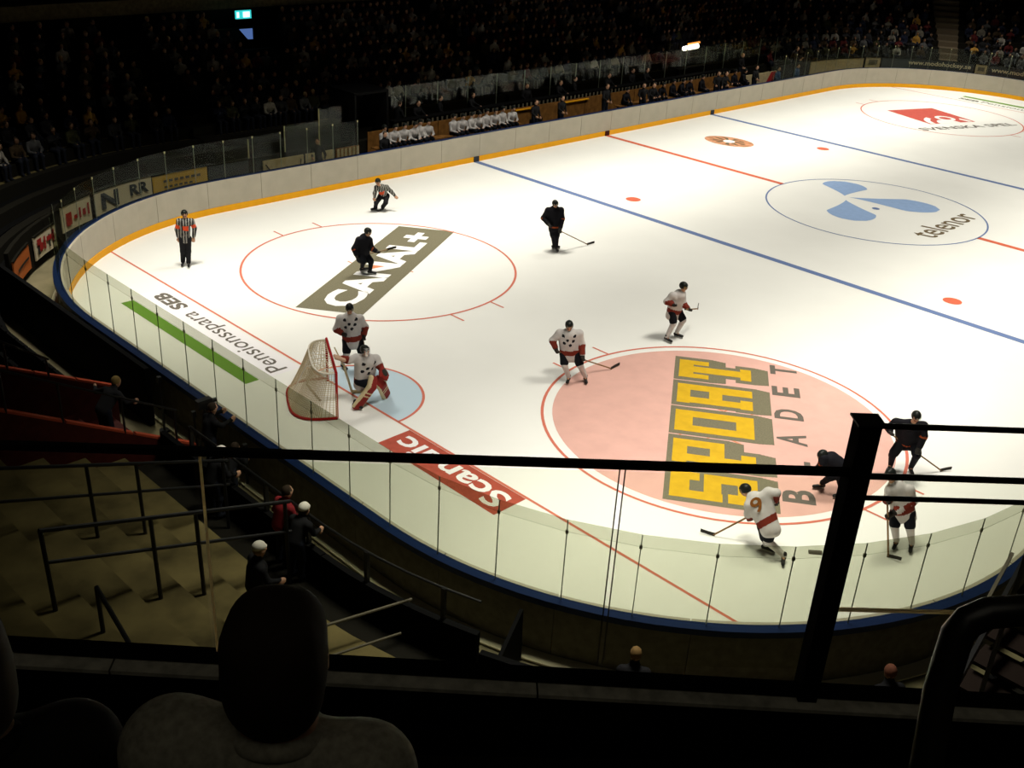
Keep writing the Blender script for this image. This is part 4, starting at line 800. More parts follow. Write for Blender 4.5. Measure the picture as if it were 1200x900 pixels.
def stand_prims(lean=0.0, arms=((.27, .1, .95), (.2, .25, 1.05)), H=1.0):
    """standing on z=0 facing +y"""
    dy = lean*.5
    h = v2(0, .04+dy, 1.66*H-lean*.25); nk = v2(0, dy*.85, 1.48*H-lean*.2); ch = v2(0, dy*.6, 1.28*H-lean*.12); sp = v2(0, -.02, .95*H)
    P = [ell(h, (.078, .096, .118), 0), ell(h+v2(0, .1, -.01), (.016, .022, .025), 0), ell(h+v2(0, -.022, .03), (.085, .095, .105), 1), ell(h+v2(.08, 0, -.01), (.012, .022, .03), 0), ell(h+v2(-.08, 0, -.01), (.012, .022, .03), 0), cap(nk, h-v2(0, 0, .06), .06, .055, 0),
         cap(sp, ch, .155, .165, 2), cap(v2(-.17, dy*.7, 1.38*H-lean*.15), v2(.17, dy*.7, 1.38*H-lean*.15), .08, .08, 2), cap(ch, nk, .12, .075, 2)]
    for s, ar in zip((-1, 1), arms):
        sh = v2(.2*s, dy*.7, 1.37*H-lean*.15); ha = v2(ar[0]*s, ar[1]+dy*.6, ar[2]*H); el_ = (sh+ha)/2+v2(.06*s, -.06, -.05)
        d = nz(ha-el_)
        P += [cap(sh, el_, .065, .055, 2), cap(el_, ha, .053, .042, 2)]
        P += [(p_[0],)+p_[1:5]+(0,) for p_ in hand_prims(ha+d*.04, el_, v2(0, 0, 1) if abs(d[2]) < .8 else v2(0, 1, 0), .014, .022, .6)]
        P += [cap(v2(.09*s, 0, .9*H), v2(.11*s, .03, .5*H), .10, .075, 3), cap(v2(.11*s, .03, .5*H), v2(.11*s, -.01, .1), .07, .052, 3), cap(v2(.11*s, -.02, .05), v2(.13*s, .17, .045), .05, .042, 3)]
    return P
COATS = [('black', (.010, .010, .011)), ('charcoal', (.022, .022, .024)), ('navy', (.010, .013, .03)), ('dark red', (.06, .008, .008)), ('brown', (.04, .025, .012)), ('grey', (.07, .07, .07)), ('olive', (.03, .03, .012)), ('pale', (.14, .125, .10)), ('white', (.26, .24, .21)), ('orange yellow', (.3, .16, .03))]
COATW = [26, 17, 13, 7, 9, 8, 6, 7, 3.5, 2.5]
SKIND = mat('skin_crowd', (0.19, 0.10, 0.06), 0.7); HAIRB = mat('hair_brown', (.05, .03, .015), .8); HAIRL = mat('hair_blond', (.25, .17, .07), .8); JEAN = mat('jeans_dark', (.012, .014, .022), .8)
variants = []
for lean, arm in ((0, 0), (.35, .1), (.15, .8), (.55, 0)):
    variants.append(seat_person(lean, arm, .05))
meshes = {}
def crowd_mesh(vi, ci, hi):
    k = (vi, ci, hi)
    if k not in meshes:
        V, Fc, mv = variants[vi]
        meshes[k] = np_mesh('person', V, Fc, [SKIND, [HAIRD, HAIRB, HAIRL][hi], mat('coat_'+COATS[ci][0].replace(' ', '_'), COATS[ci][1], .85), JEAN], mv[Fc[:, 0]])
    return meshes[k]
bench_rows = []
spots = []
S0c, S1c = 0.0, S_NEAR0-0.4
AISLES = [s_of(31, 11.5), s_of(10.5, HY), s_of(-3.5, HY), s_of(-20, 14.5)]
for k in range(0, NROW-1):
    off = 1.78+.8*k+.42; z = zrow(k)
    n = int((S1c-S0c)*(1+off/25)/.68); rowspots = 0
    for i in range(n):
        s = S0c+(S1c-S0c)*(i+.5)/n+rng.normal(0, .025)
        q, nn = at(s, off); x, y = q
        if y > HY-.5 and -15.5 < x < 18.5 and k < 3: continue
        if x < -14 and k < 3: continue
        if x > 18 and k < 1: continue
        if k >= 8 and y > 20 and -15.6 < x < -12.6: continue          # benches and desk take the front rows
        if min(abs(s-a) for a in AISLES) < .75: continue
        if rng.random() < .10: continue
        if math.hypot(x-12.8, y-19.5) < 1.4 or (x > 19 and x < 21.5 and y < 18 and y > 16): continue
        if not seen((x, y, z+1.0), 25, 25): continue
        spots.append((project((x, y, z+1))[2], x, y, z+.43, math.atan2(-nn[1], -nn[0])-math.pi/2+rng.normal(0, .18), k, s))
spots.sort()
def pick():
    return int(rng.integers(0, 4)), int(rng.choice(len(COATS), p=np.array(COATW)/sum(COATW))), int(rng.choice(3, p=[.55, .33, .12]))
def section(x, y):
    if x > 24: return 'end stand'
    if y > 14.5 and x > -16: return 'far stand'
    return 'left stand'
for d, x, y, z, rz, k, s in spots[:300]:
    vi, ci, hi = pick(); o = link('person', crowd_mesh(vi, ci, hi)); o.location = (x, y, z); o.rotation_euler = (0, 0, rz)
    hn = ('dark', 'brown', 'blond')[hi]
    rank = sorted(q[6] for q in spots if q[5] == k and section(q[1], q[2]) == section(x, y))[::-1].index(s)+1
    tag(o, '%s coated spectator, seat %d from the left in row %d of the %s' % (COATS[ci][0], rank, k+1, section(x, y)), 'person', 'spectators in the dim '+section(x, y))
AV, AF, AM = [], [], []; nv = 0; lowv = [seat_person(l, a, .075) for l, a in ((0, 0), (.35, .1), (.15, .8), (.55, 0))]
cm = [SKIND, HAIRD, HAIRB, JEAN]+[mat('coat_'+c[0].replace(' ', '_'), c[1], .85) for c in COATS]
for d, x, y, z, rz, k, s in spots[300:]:
    vi, ci, hi = pick(); V, Fc, mv = lowv[vi]; c_, s_ = math.cos(rz), math.sin(rz)
    AV.append(np.stack([V[:, 0]*c_-V[:, 1]*s_+x, V[:, 0]*s_+V[:, 1]*c_+y, V[:, 2]+z], 1)); AF.append(Fc+nv); nv += len(V)
    AM.append(np.array([0, 1+(hi > 0), 4+ci, 3])[mv[Fc[:, 0]]])
if AV:
    o = link('spectator_crowd', np_mesh('spectator_crowd', np.concatenate(AV), np.concatenate(AF), cm, np.concatenate(AM))); o['kind'] = 'stuff'; tag(o, 'mass of seated spectators higher up in the dark far stands', 'crowd')
print('SPOTS', len(spots))
# bench rows the crowd sits on
for k in range(NROW-1):
    o0 = 1.78+.8*k+.26; z = zrow(k)
    MB().sweep(profile(run(S0c, S1c, .9), [(o0, z-.05), (o0, z+.425), (o0+.32, z+.425), (o0+.32, z-.05)])).build('bench_row', DARKW, stand)
for a in AISLES:
    MB().sweep([[(*at(a-.42, 1.8+.8*k+dz)[0], zrow(k)+h) for dz, h in ((0, 0), (0, .16), (.4, .16), (.4, 0))] for k in (0,)]+[[(*at(a+.42, 1.8+.8*k+dz)[0], zrow(k)+h) for dz, h in ((0, 0), (0, .16), (.4, .16), (.4, 0))] for k in (0,)]).build('aisle_step', mat('aisle_brown', (.13, .10, .065), .8) if a == AISLES[0] else DARKW, stand)
    for k in range(1, NROW-1):
        MB().sweep([[(*at(a+e, 1.78+.8*k+dz)[0], zrow(k)+h) for dz, h in ((-.02, -.1), (-.02, .46), (.78, .46), (.78, -.1))] for e in (-.42, .42)]).build('aisle_step', mat('aisle_brown', (.13, .10, .065), .8) if a == AISLES[0] else DARKW, stand)
# players and staff on the benches
ORD = ['first', 'second', 'third', 'fourth', 'fifth', 'sixth', 'seventh', 'eighth', 'ninth', 'tenth', 'eleventh', 'twelfth', 'thirteenth']
def bench_player(x, coat, lab, grp, helmet, vi, yaw):
    t = thing('person', lab, 'person', (x, 16.2, .995), grp)
    V, Fc, mv = variants_f[vi]; m = [SKIN, helmet, coat, PANT]
    me = np_mesh('body', V, Fc, m, mv[Fc[:, 0]])
    o = bpy.data.objects.new('body', me); C.objects.link(o); o.parent = t
    hx = bench_helm if helmet is HELM else None
    if hx is not None:
        o2 = bpy.data.objects.new('helmet', hx); C.objects.link(o2); o2.parent = t; l = (0, .35, .15, .55)[vi]; o2.location = (0, .05+l*.35, .80-l*.05)
    t.rotation_euler = (0, 0, math.pi+yaw); return t
variants_f = [seat_person(l, a, .03) for l, a in ((0, 0), (.35, .1), (.15, .8), (.55, 0))]
Vh, Fh, mh = sdf_mesh([ell((0, -.01, .03), (.105, .13, .115))], .025, .02, lambda P: np.maximum(-P[..., 2]-.04, np.minimum(P[..., 1]-.05, .03-P[..., 2])))
bench_helm = np_mesh('helmet', Vh, Fh, HELM)
xs1 = [-13.25, -12.75, -12.2, -11.7, -11.25, -10.85]; xs2 = [-9.3, -8.8, -8.3, -7.8, -7.25, -6.75, -6.2, -5.6]
for i, x in enumerate(xs1+xs2):
    bench_player(x, JW, 'white jersey player on the wooden bench, %s from the left in the %s cluster' % (ORD[i if i < 6 else i-6], 'left' if i < 6 else 'right'), 'white players on the bench, %s cluster' % ('left' if i < 6 else 'right'), HELM, [0, 1, 1, 3, 0, 1][i % 6], rng.normal(0, .2))
for i, x in enumerate([2.8, 5.2, 5.8, 6.9, 7.6, 8.3, 9.6, 11.5, 12.8, 13.6]):
    bench_player(x, JK, 'dark jersey player seated on the right bench, %s from the left' % ORD[i], 'dark players on the right bench', HELM, [1, 0, 3, 0, 1][i % 5], rng.normal(0, .2))
V_, F_, m_ = sdf_mesh(stand_prims(.05), .035, .04); V2_, F2_, m2_ = sdf_mesh(stand_prims(.25, ((.2, .35, 1.1), (.2, .35, 1.05))), .035, .04)
def standing(x, y, z, yaw, coat, hair, lab, variant=0, grp=None, skin=SKIN, legs=JEAN, sc_=1.0):
    V, F, m = ((V_, F_, m_), (V2_, F2_, m2_))[variant]
    o = link('person', np_mesh('person', V, F, [skin, hair, coat, legs], m[F[:, 0]])); o.location = (x, y, z); o.rotation_euler = (0, 0, yaw); o.scale = (sc_,)*3
    return tag(o, lab, 'person', grp)
COATK = mat('coat_black', (.01, .01, .011)); 
standing(-13.6, 15.75, 0, math.pi, COATK, HAIRB, 'dark clothed attendant standing in front of the tunnel mouth at the bench end')
standing(-16.6, 16.3, 0, math.pi*.8, COATK, HAIRD, 'dark figure standing behind the glass beside the slatted hoarding')
standing(-4.45, 15.75, 0.35, math.pi, COATK, HAIRD, 'coach in black standing alone right of the white clusters on the bench')
standing(-2.6, 15.75, .35, math.pi, COATK, HAIRD, 'lower dark figure standing right of the lone coach')
standing(1.0, 16.0, .35, math.pi, COATK, HAIRD, 'tall man in black standing behind the gate at the middle of the benches', sc_=1.1)
for i, x in enumerate((3.7, 4.4, 10.4, 11.0, 14.2)): standing(x, 15.7, .35, math.pi+rng.normal(0, .3), COATK, HAIRD, 'dark clothed staff member standing before the right bench, %s from the left' % ORD[i], i % 2, 'dark staff behind the right bench')
for i, x in enumerate((-11.3, -10.3, -8.9, -7.0, -3.2, -0.9, 0.3, 2.9, 5.0, 6.1)): standing(x, 17.62, .66, math.pi+rng.normal(0, .4), COATK, HAIRD, 'black silhouette at the media desk against the glass screen, %s from the left' % ORD[i], i % 2, 'silhouettes along the media desk')
standing(14.9, 17.25, .66, math.pi, COATK, HAIRL, 'man with a pale face in a dark suit above the right end of the benches', sc_=1.05)
standing(20.4, 17.0, .73, math.pi*1.1, COATK, HAIRB, 'tall dark man standing at the far corner with arm near the face', 1, sc_=1.05)
standing(19.0, 15.8, 0.0, math.pi, mat('coat_blue', (.03, .07, .16), .8), HAIRB, 'person in a blue jacket beside the tall dark man at the far corner')
standing(16.9, 15.85, .0, math.pi, mat('coat_blue', (.03, .07, .16), .8), HAIRD, 'person in a blue jacket right of the red slanted panel')
# lights of the hall
t = thing('exit_sign', 'glowing cyan exit sign above the dark stand, upper left', 'sign', (-14.4, 25, 5.1))
MB().box((-14.4, 25.0, 5.30), (.80, .08, .36)).build('sign_box', mat('exit_glow', (.1, .6, .6), .5, emit=(.03, .62, .62), estr=1.0), t)
for a, b in ((-.3, .12), (.02, .10), (.2, .22)): MB().box((-14.4+a, 24.95, 5.30), (b, .02, .24)).build('pictogram', mat('exit_white', (.8, 1, 1), .5, emit=(.75, 1, 1), estr=1.3), t)
t = thing('lit_doorway', 'small triangle of blue light in the doorway below the exit sign', 'doorway', (-14.2, 25, 3.8))
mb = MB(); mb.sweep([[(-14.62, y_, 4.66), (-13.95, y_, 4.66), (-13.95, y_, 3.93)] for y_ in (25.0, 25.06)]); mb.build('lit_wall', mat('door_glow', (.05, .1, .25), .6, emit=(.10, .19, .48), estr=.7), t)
MB().box((-13.86, 25.0, 4.3), (.14, .2, 1.1)).build('door_jamb', BLACK, t)
t = thing('press_lamp', 'small bright white lamp with an orange rim in the far stand', 'lamp', (12.2, 19.6, 2.4))
l0 = ony = None
MB().tube([(12.1, 19.55, 2.62), (13.3, 19.45, 2.72)], [.13, .16], 10).build('lamp_tube', mat('lamp_white', (1, 1, 1), .5, emit=(1, .97, .9), estr=3), t)
MB().tube([(12.5, 19.55, 2.86), (13.5, 19.45, 2.92)], .06, 8).build('lamp_rim', mat('lamp_orange', (1, .4, .1), .5, emit=(1, .35, .06), estr=.9), t)
MB().tube([(12.7, 19.6, 1.6), (12.7, 19.55, 2.55)], .03, 6).build('lamp_stand', BLACKM, t)
# ================================================================== NEAR LOWER STAND
def zst(x):        # terrace height on the near end wall side
    return zrow(max(0, int((-31-x-1.78)/.8)))
# red walled passage
for y, xa, za, xb, zb, lab in ((1.5, -36.0, 3.15, -32.58, 1.42, 'dark red passage wall with bright red top, farther of the two'), (-.8, -37.4, 3.75, -31.95, 0.72, 'dark red passage wall with bright red top, nearer of the two')):
    t = thing('passage_wall', lab, 'wall', (xa, y, 0))
    MB().sweep([[(x, y-.06, 0), (x, y+.06, 0), (x, y+.06, z), (x, y-.06, z)] for x, z in ((xa, za), (xb, zb))]).build('wall_face', REDW, t)
    n = 4
    for i in range(n):
        f0, f1 = i/n+.006, (i+1)/n-.006
        MB().bar((xa+(xb-xa)*f0, y, za+(zb-za)*f0+.02), (xa+(xb-xa)*f1, y, za+(zb-za)*f1+.02), .13, .045).build('top_cap', REDC, t)
t = thing('passage_stair', 'dark red carpeted stair between the two red walls', 'stair')
for k in range(6):
    x = -31-1.78-.8*k-.4; MB().box((x, .35, zrow(k)+.03), (.8, 2.15, .06)).build('stair_tread', REDW, t)
def rail(name, lab, tops, posts, r=.024, mids=None, m=BLACKM, grp=None):
    t = thing(name, lab, 'railing', tuple(np.array(posts[0][0], float)))
    MB().tube(tops, r, 8).build('top_rail', m, t)
    for q in (mids or []): MB().tube(q, r*.85, 8).build('mid_rail', m, t)
    for a, b in posts: MB().tube([a, b], r, 8).build('post', m, t)
    return t
def lin(a, b, x): f = (x-a[0])/(b[0]-a[0]); return tuple(np.array(a)*(1-f)+np.array(b)*f)
A_, B_ = (-37.24, -6.2, 3.68), (-33.1, -6.2, 2.44); A2, B2 = (-37.22, -6.2, 3.12), (-33.1, -6.2, 1.82)
rail('handrail', 'nearest black two bar aisle handrail on the concrete terraces, lower left', [A_, B_], [(lin(A_, B_, x), (x+.02, -6.2, zst(x))) for x in (-37.22, -35.6, -34.85, -33.2)], .036, [[A2, B2]])
A_, B_ = (-37.6, -4.0, 3.79), (-33.0, -4.0, 2.20); A2, B2 = (-37.6, -4.0, 3.16), (-33.0, -4.0, 1.67)
rail('handrail', 'second black two bar aisle handrail on the terraces, ending near the glass joint', [A_, B_], [(lin(A_, B_, x), (x+.02, -4.0, zst(x))) for x in (-35.6, -34.75, -33.1)], .034, [[A2, B2]])
A_, B_ = (-36.4, -.85, 4.1), (-32.35, -.85, 1.72)
rail('handrail', 'thin black handrail standing on the nearer red wall', [A_, B_], [(lin(A_, B_, x), lin((-37.4, -.85, 3.75), (-31.95, -.85, .72), x)) for x in (-35.7, -34.7, -33.5, -32.4)], .024)
A_, B_ = (-35.6, 1.45, 3.75), (-33.95, 1.45, 2.52)
rail('handrail', 'short black handrail standing on the farther red wall at the left edge', [A_, B_], [(lin(A_, B_, x), lin((-36.0, 1.45, 3.15), (-32.58, 1.45, 1.42), x)) for x in (-34.8, -34.0)], .026)
A_, B_ = (-36.98, -7.25, 3.3), (-36.98, -8.5, 3.3)
rail('handrail', 'short black rail end with a slanting bar above the dark sill, lower left', [(-36.9, -7.1, 3.05), (-37.1, -8.6, 2.95)], [((-36.9, -7.1, 3.05), (-36.9, -7.1, zst(-36.9))), ((-37.1, -8.4, 2.95), (-37.1, -8.4, zst(-37.1)-.1))], .035)
rail('handrail', 'lower aisle handrail with a worn pale top bar meeting the front rail', [(-33.95, -8.33, 1.52), (-32.45, -8.70, 1.5)], [((-33.95, -8.33, 1.52), (-33.95, -8.33, zst(-33.9)))], .026, [[(-34.35, -8.95, 1.52), (-33.12, -9.24, 1.5)]], mat('worn_metal', (.10, .085, .05), .5))
# front rail of the near stand
fr = thing('front_rail', 'black rail along the front wall of the near stand', 'railing', (-32.7, -5, 1.4))
ss = run(s_of(-31, -2.0), s_of(-30.35, -9.2), .6); ss = [s for s in ss]
MB().tube([(*at(s, 1.70)[0], 1.98) for s in ss], .025, 8).build('top_rail', BLACKM, fr)
for s in np.arange(ss[0], ss[-1], 1.35):
    q, n = at(s, 1.70); MB().box((q[0], q[1], 1.68), (.07, .07, .62), math.atan2(n[1], n[0])).build('post', BLACKM, fr)
# black folded seats between corner and passage
seat_me = None
def seat_build(t):
    a = MB().box((0, .0, .42), (.46, .1, .38)).build('seat_pan', BLACK, None); b = MB().box((0, -.22, .62), (.46, .05, .55)).build('backrest', BLACK, None); c = MB().box((0, -.1, .2), (.06, .3, .4)).build('leg', BLACKM, None)
    for o in (a, b, c): o.parent = t
proto = None; cnt = 0
for k in range(3):
    for y in np.arange(2.0, 8.6, .52):
        x = -31-1.78-.8*k-.4; z = zrow(k)
        if proto is None:
            proto = thing('folding_seat', '', 'seat', (x, y, z)); seat_build(proto); t = proto
        else:
            t = proto.copy(); C.objects.link(t); t.location = (x, y, z)
            for ch_ in list(proto.children): c2 = ch_.copy(); C.objects.link(c2); c2.parent = t
        t.rotation_euler = (0, 0, -math.pi/2); t['label'] = 'black folded seat, row %d from the boards, %s from the red passage' % (k+1, ORD[int(round((y-2.0)/.52))]); t['group'] = 'black seats left of the red passage'
# steel gusset and poles in the corridor
t = tag(MB().sweep([[(-30.91, -9.72, 1.12), (-30.96, -9.80, .06), (-31.95, -10.2, .85)], [(-30.88, -9.78, 1.12), (-30.93, -9.86, .06), (-31.92, -10.26, .85)]]).build('gate_gusset', BLACK), 'black triangular gate brace beside the curved boards', 'gate')
for x, y, z1, lab in ((-31.6, 1.35, 1.35, 'thin black pole standing in the corridor behind the left boards'), (-31.45, .15, .9, 'short black pole in the corridor right of the thin pole'), (-31.4, -1.9, .95, 'short black pole beside the boards near the balustrade rail')):
    t = thing('pole', lab, 'pole', (x, y, 0)); MB().tube([(x, y, .02), (x, y, z1)], .03, 8).build('shaft', BLACKM, t); MB().tube([(x, y, 0), (x, y, .03)], .12, 10).build('base', BLACKM, t)
    MB().box((x, y, z1), (.09, .09, .14)).build('cap', BLACKM, t)
# people in the near stand
HATW = mat('hat_white', (.75, .72, .62), .8); YEL_H = mat('hair_straw', (.30, .21, .07), .8); COATD = mat('coat_charcoal', (.022, .022, .024)); REDJ = mat('coat_red', (.22, .018, .022), .8)
def near_person(x, y, z, yaw, coat, hair, lab, lean=.1, arms=((.27, .1, .95), (.2, .25, 1.05)), H=1.0, hat=None, skin=SKIN, legs=JEAN):
    t = thing('person', lab, 'person', (x, y, z)); V, F, m = sdf_mesh(stand_prims(lean, arms, H), .026, .04)
    o = bpy.data.objects.new('body', np_mesh('body', V, F, [skin, hair, coat, legs], m[F[:, 0]])); C.objects.link(o); o.parent = t
    if hat is not None:
        V, F, m = sdf_mesh([ell((0, 0, .03), (.096, .112, .098)), ell((0, .07, .02), (.07, .075, .016))], .02, .02, lambda P: -P[..., 2]-.01)
        o = bpy.data.objects.new('cap', np_mesh('cap', V, F, hat)); C.objects.link(o); o.parent = t; o.location = (0, .04+lean*.5-.01, 1.67*H-lean*.25+.02)
    t.rotation_euler = (0, 0, yaw); return t
FR = -math.pi/2
near_person(-33.55, -.05, .95, FR+.3, COATD, YEL_H, 'straw haired person in dark clothes leaning with both arms spread over the red wall', .75, ((.62, .15, 1.12), (.30, .30, 1.0)), .92)
near_person(-33.05, -3.5, .74, FR, COATK, HAIRD, 'person in black with a white cap at the front rail, upper of the rail group', .35, H=.86, hat=HATW)
near_person(-32.95, -5.65, .74, FR, REDJ, HAIRD, 'person in a dark red jacket at the front rail', .25, H=.94)
near_person(-32.98, -6.15, .74, FR+.2, COATK, HAIRD, 'person with a white hat beside the dark red jacket at the front rail', .4, H=.86, hat=HATW)
near_person(-34.62, -7.52, zst(-34.6), FR-.2, COATK, HAIRL, 'spectator with a pale round hat standing on the terrace just above the foreground head', .1, H=.92, hat=HATW)
near_person(-31.75, -1.05, 0, FR, COATK, HAIRD, 'black clothed camera operator standing in the corridor by the boards', .2, ((.2, .35, 1.35), (.2, .35, 1.3)))
near_person(-31.95, -2.1, 0, FR+.5, COATK, HAIRD, 'dark crouched figure behind the camera operator in the corridor', .6, H=.72)
t = thing('tv_camera', 'black television camera on a tripod beside the boards', 'camera', (-31.55, -.55, 0))
MB().box((-31.55, -.55, 1.5), (.34, .15, .2)).build('camera_body', BLACKM, t); MB().tube([(-31.4, -.55, 1.5), (-31.25, -.55, 1.5)], .05, 10).build('lens', BLACKM, t)
for a in (0, 2.1, 4.2): MB().tube([(-31.55, -.55, 1.36), (-31.55+.2*math.cos(a), -.55+.3*math.sin(a), 0.01)], .02, 6).build('tripod_leg', BLACKM, t)
def low_head(u, v, lab, hair, yaw, z=1.95):
    d = CR @ np.array(((u-600)/1240.36, -(v-450)/1240.36, -1)); q = CAM+d*(z-CAM[2])/d[2]
    t = thing('person', lab, 'person', (q[0], q[1], z-.78)); Vv, Fv, mv = variants_f[1]
    o = bpy.data.objects.new('body', np_mesh('body', Vv, Fv, [SKIN, hair, COATK, JEAN], mv[Fv[:, 0]])); C.objects.link(o); o.parent = t; t.rotation_euler = (0, 0, yaw)
low_head(745, 774, 'spectator with light brown hair below the sill, left of the thick black post', mat('hair_light', (.22, .13, .05), .8), -.9)
low_head(1050, 795, 'spectator whose reddish head shows just right of the thick black post base', mat('hair_red', (.16, .06, .035), .8), -.6)
low_head(633, 784, 'left of two dim faces below the sill by the triangular brace', HAIRB, 2.4); low_head(648, 783, 'right of two dim faces below the sill by the triangular brace', HAIRB, 2.2)
# stair with rails at the lower right
t = thing('side_stair', 'dim stair flight with steel flank at the lower right edge', 'stair')
for i in range(7):
    MB().box((-29.2+.42*i, -16.55, 2.0-.0*i+.16*(0)+.18*i*0+1.0*0+(.2*i)), (.5, 1.0, .06)).build('stair_tread', mat('rust_floor', (.022, .014, .01), .8), t)
MB().bar((-30.3, -16.35, 2.6), (-26.3, -15.9, 3.6), .06, .2).build('stair_flank', BLACKM, t)
MB().bar((-30.0, -16.1, 2.2), (-26.0, -15.6, 3.2), .05, .06).build('flank_edge', SKIRT, t)

# ================================================================== FOREGROUND BALUSTRADE AND UPPER TIER
D = v2(.7311, -.6823); Nn = v2(.6823, .7311); O_ = v2(-40.329, -17.0665)
def L3(t_, n_, z): return tuple(O_+D*t_+Nn*n_+v2(0, 0, z))
bal = thing('glass_balustrade', 'glass balustrade with thin black top rail in front of the upper tier', 'railing', L3(.8, 0, 10.3))
MB().bar(L3(-1.4, 0, 11.095), L3(1.84, 0, 11.095), .022, .020).build('top_rail', BLACKM, bal)
MB().bar(L3(-1.4, 0, 10.43), L3(3.4, 0, 10.21), .035, .034).build('bottom_channel', BLACK, bal)
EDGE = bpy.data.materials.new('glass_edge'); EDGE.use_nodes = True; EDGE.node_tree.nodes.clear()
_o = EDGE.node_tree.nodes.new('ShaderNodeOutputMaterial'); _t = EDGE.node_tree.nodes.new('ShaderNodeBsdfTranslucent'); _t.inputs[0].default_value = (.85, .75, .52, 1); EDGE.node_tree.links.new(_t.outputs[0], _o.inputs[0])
for t0, t1 in ((-1.3, -.008), (.008, 1.183), (1.199, 1.815)):
    MB().bar(L3((t0), 0, 10.72), L3(t1, 0, 10.72), .01, .70).build('glass_pane', GLASSB, bal)
    MB().bar(L3(t0, 0, 10.37), L3(t0, 0, 11.08), (.008 if -1 < t0 < 1 else .004), (.0035 if -1 < t0 < 1 else .0016), up=tuple(Nn)).build('pane_edge', EDGE if t0 > -1 and t0 < 1 else SKIRT, bal)
MB().bar(L3(1.183, 0, 10.37), L3(1.183, 0, 11.08), .004, .0016, up=tuple(Nn)).build('pane_edge', SKIRT, bal)
gp = thing('barrier_post', 'thick black steel post right of the glass balustrade', 'post', L3(1.86, 0, 9.8))
MB().bar(L3(1.862, 0, 9.75), L3(1.862, 0, 11.262), .06, .066, up=tuple(Nn)).build('post_shaft', BLACK, gp); MB().box(L3(1.862, 0, 11.264), (.08, .075, .006), math.atan2(D[1], D[0])).build('post_cap', BLACKM, gp)
gr = thing('barrier_rails', 'three thin black rails and a pane running right from the thick post', 'railing', L3(2.4, 0, 11))
for z, r_ in ((11.248, .009), (11.083, .010), (11.010, .008)): MB().tube([L3(1.9, 0, z), L3(3.4, 0, z)], r_, 8).build('rail', BLACKM, gr)
MB().bar(L3(1.9, 0, 10.604), L3(2.75, 0, 10.604), .012, .008).build('glass_foot', EDGE, gr); MB().bar(L3(1.9, 0, 10.84), L3(2.75, 0, 10.84), .01, .46).build('glass_pane', GLASSB, gr)
MB().bar(L3(2.47, .05, 10.2), L3(2.47, .05, 11.0), .01, .012, up=tuple(Nn)).build('upright', SKIRT, gr)
par = sempty('parapet', 'dark parapet wall with a grey ledge under the balustrade')
LEDGE = mat('ledge_grey', (.5, .48, .40), .8, noise=.3, nscale=20)
for i in range(4):
    a, b = -1.6+1.3*i, -1.6+1.3*(i+1)-.006; za, zb = 10.342-.0458*a, 10.342-.0458*b
    MB().sweep([[L3(t_, .03, z), L3(t_, -.066, z), L3(t_, -.066, z-.014), L3(t_, .03, z-.014)] for t_, z in ((a, za), (b, zb))]).build('ledge_slab', LEDGE, par)
MB().sweep([[L3(t_, .02, 10.325-.0458*t_), L3(t_, -.055, 10.325-.0458*t_), L3(t_, -.055, 8.9), L3(t_, .02, 8.9)] for t_ in (-1.6, 3.6)]).build('wall_face', BLACK, par)
MB().sweep([[L3(t_, -.055, 10.02), L3(t_, -3.6, 10.02), L3(t_, -3.6, 9.87), L3(t_, -.055, 9.87)] for t_ in (-3, 4)]).build('tier_floor', DARKW, par)
hr = thing('stair_handrail', 'thick black bent tube handrail at the lower right corner', 'railing', (-40.39, -19.13, 11.5))
MB().tube([(-40.10, -19.26, 11.775), (-40.234, -19.155, 11.769), (-40.286, -19.112, 11.764), (-40.306, -19.098, 11.752), (-40.318, -19.093, 11.735), (-40.345, -19.10, 11.66), (-40.40, -19.13, 11.545), (-40.5, -19.19, 11.3)], .0215, 12).build('tube', mat('rail_paint', (.012, .011, .009), .35, spec=.5), hr, True)
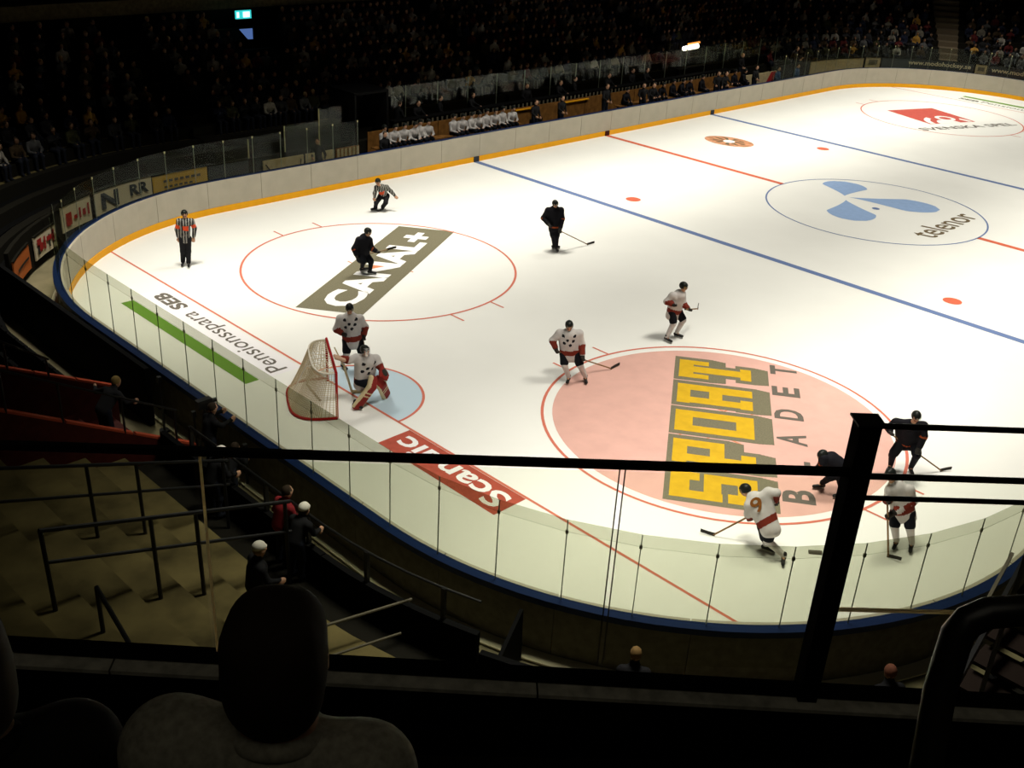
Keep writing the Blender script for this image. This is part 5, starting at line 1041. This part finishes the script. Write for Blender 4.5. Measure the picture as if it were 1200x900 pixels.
# person sitting in front of the camera, seen from behind
def fore_person(hc, yawdir, label, sweater, shz, seat_label, res=.011):
    hc = np.array(hc, float); f = nz(yawdir); s = nz(np.cross(f, v2(0, 0, 1))); u = v2(0, 0, 1)
    t = thing('person', label, 'person', tuple(hc-u*1.25)); nk = hc-u*.20-f*.03
    hp, _ = head_prims(hc, nk, f); ch = hc-u*.52-f*.05; sp = hc-u*.86-f*.06; zs = shz
    B = hp[:6]+[cap(nk-u*.06, hc-u*.05, .068, .062, 0), hp[6], hp[7], hp[8]]
    arms = []
    for sg in (-1, 1):
        sh = hc+s*sg*(.155 if sg > 0 else .185)-f*.03+u*(zs-(.035 if sg > 0 else 0)); el_ = sh+s*sg*.07-u*.29+f*.04; ha = el_+f*.26-u*.05-s*sg*.1
        arms.append((sh, el_, ha)); B += [cap(sh, el_, .06, .048, 0), cap(el_, ha, .046, .034, 0)]+hand_prims(ha+f*.05, el_, s, .009, .019, .4)
        hip = sp+s*sg*.1; kn = hip+f*.45+u*.03; B += [cap(hip, kn, .09, .065, 0), cap(kn, kn-u*.42, .06, .045, 0), cap(kn-u*.42, kn-u*.43+f*.15, .045, .035, 0)]
    B += [cap(sp, ch, .13, .14, 0), cap(arms[0][0], arms[1][0], .065, .065, 0), cap(ch, nk, .12, .07, 0)]
    figure('body', B, .016, [SKIN, HAIRD, EYE, SKIN], t, .03)
    c = hc
    figure('hair', [ell(c-u*.004-f*.012, (.091, .108, .116), 0, (s, f, u)), ell(c-u*.065-f*.04, (.082, .062, .085), 0, (s, f, u))]+[ell(c+u*.055+s*e+f*g_, (.052, .056, .052), 0, (s, f, u)) for e in (-.026, .026) for g_ in (-.04, .025)], res, [HAIRD], t, .03, lambda P: np.minimum(((P-c) @ f)-.055, .035-((P-c) @ u)))
    G = [cap(sp, ch, .155, .165), cap(arms[0][0], arms[1][0], .085, .085), cap(ch, nk-u*.03, .14, .092)]
    for a, b, d_ in arms: G += [cap(a, b, .082, .068), cap(b, lerp(b, d_, .85), .066, .052)]
    figure('sweater', G, .014, [sweater], t, .05)
    ring = []
    for dz_, rr_, tr_ in ((.035, .072, .020), (-.005, .082, .026)):
        MB().tube([tuple(nk+u*dz_+s*rr_*math.cos(a)+f*(rr_*.95*math.sin(a)+.012)+u*(-.02*math.sin(a))) for a in np.linspace(0, 2*math.pi, 25)], tr_, 8).build('collar', sweater, t, True)
    st = thing('stadium_seat', seat_label, 'seat', (hc[0], hc[1], 10.02)); zb = hc[2]-1.0; rz_ = math.atan2(s[1], s[0]); q = sp+f*.18
    MB().box((q[0], q[1], zb), (.42, .46, .06), rz_).build('seat_pan', BLACK, st); q2 = sp-f*.26; MB().box((q2[0], q2[1], zb+.22), (.42, .04, .40), rz_).build('backrest', BLACK, st)
    MB().box((q[0], q[1], (zb+10.02)/2-.01), (.08, .3, zb-10.04), rz_).build('pedestal', BLACKM, st)
    P = []
    for sg in (-1, 1): hip = sp+s*sg*.1; kn = hip+f*.45+u*.03; P += [cap(hip, kn, .11, .08), cap(kn, kn-u*.38, .08, .065)]
    figure('trousers', P, .02, [JEAN], t, .04)
    return t
SWG = mat('sweater_grey', (.34, .32, .25), .9, noise=.25, nscale=60); SWK = mat('sweater_black', (.012, .011, .01), .9)
fore_person((-40.79, -18.18, 11.372), Nn+D*.05, 'person with short dark hair and a grey collared sweater seen from behind in the foreground', SWG, -.205, 'black seat under the person in the grey sweater')
fore_person((-41.185, -17.785, 11.31), Nn-D*.55, 'dark haired person cut by the left edge of the frame in the foreground', SWK, -.21, 'black seat under the person at the left frame edge')
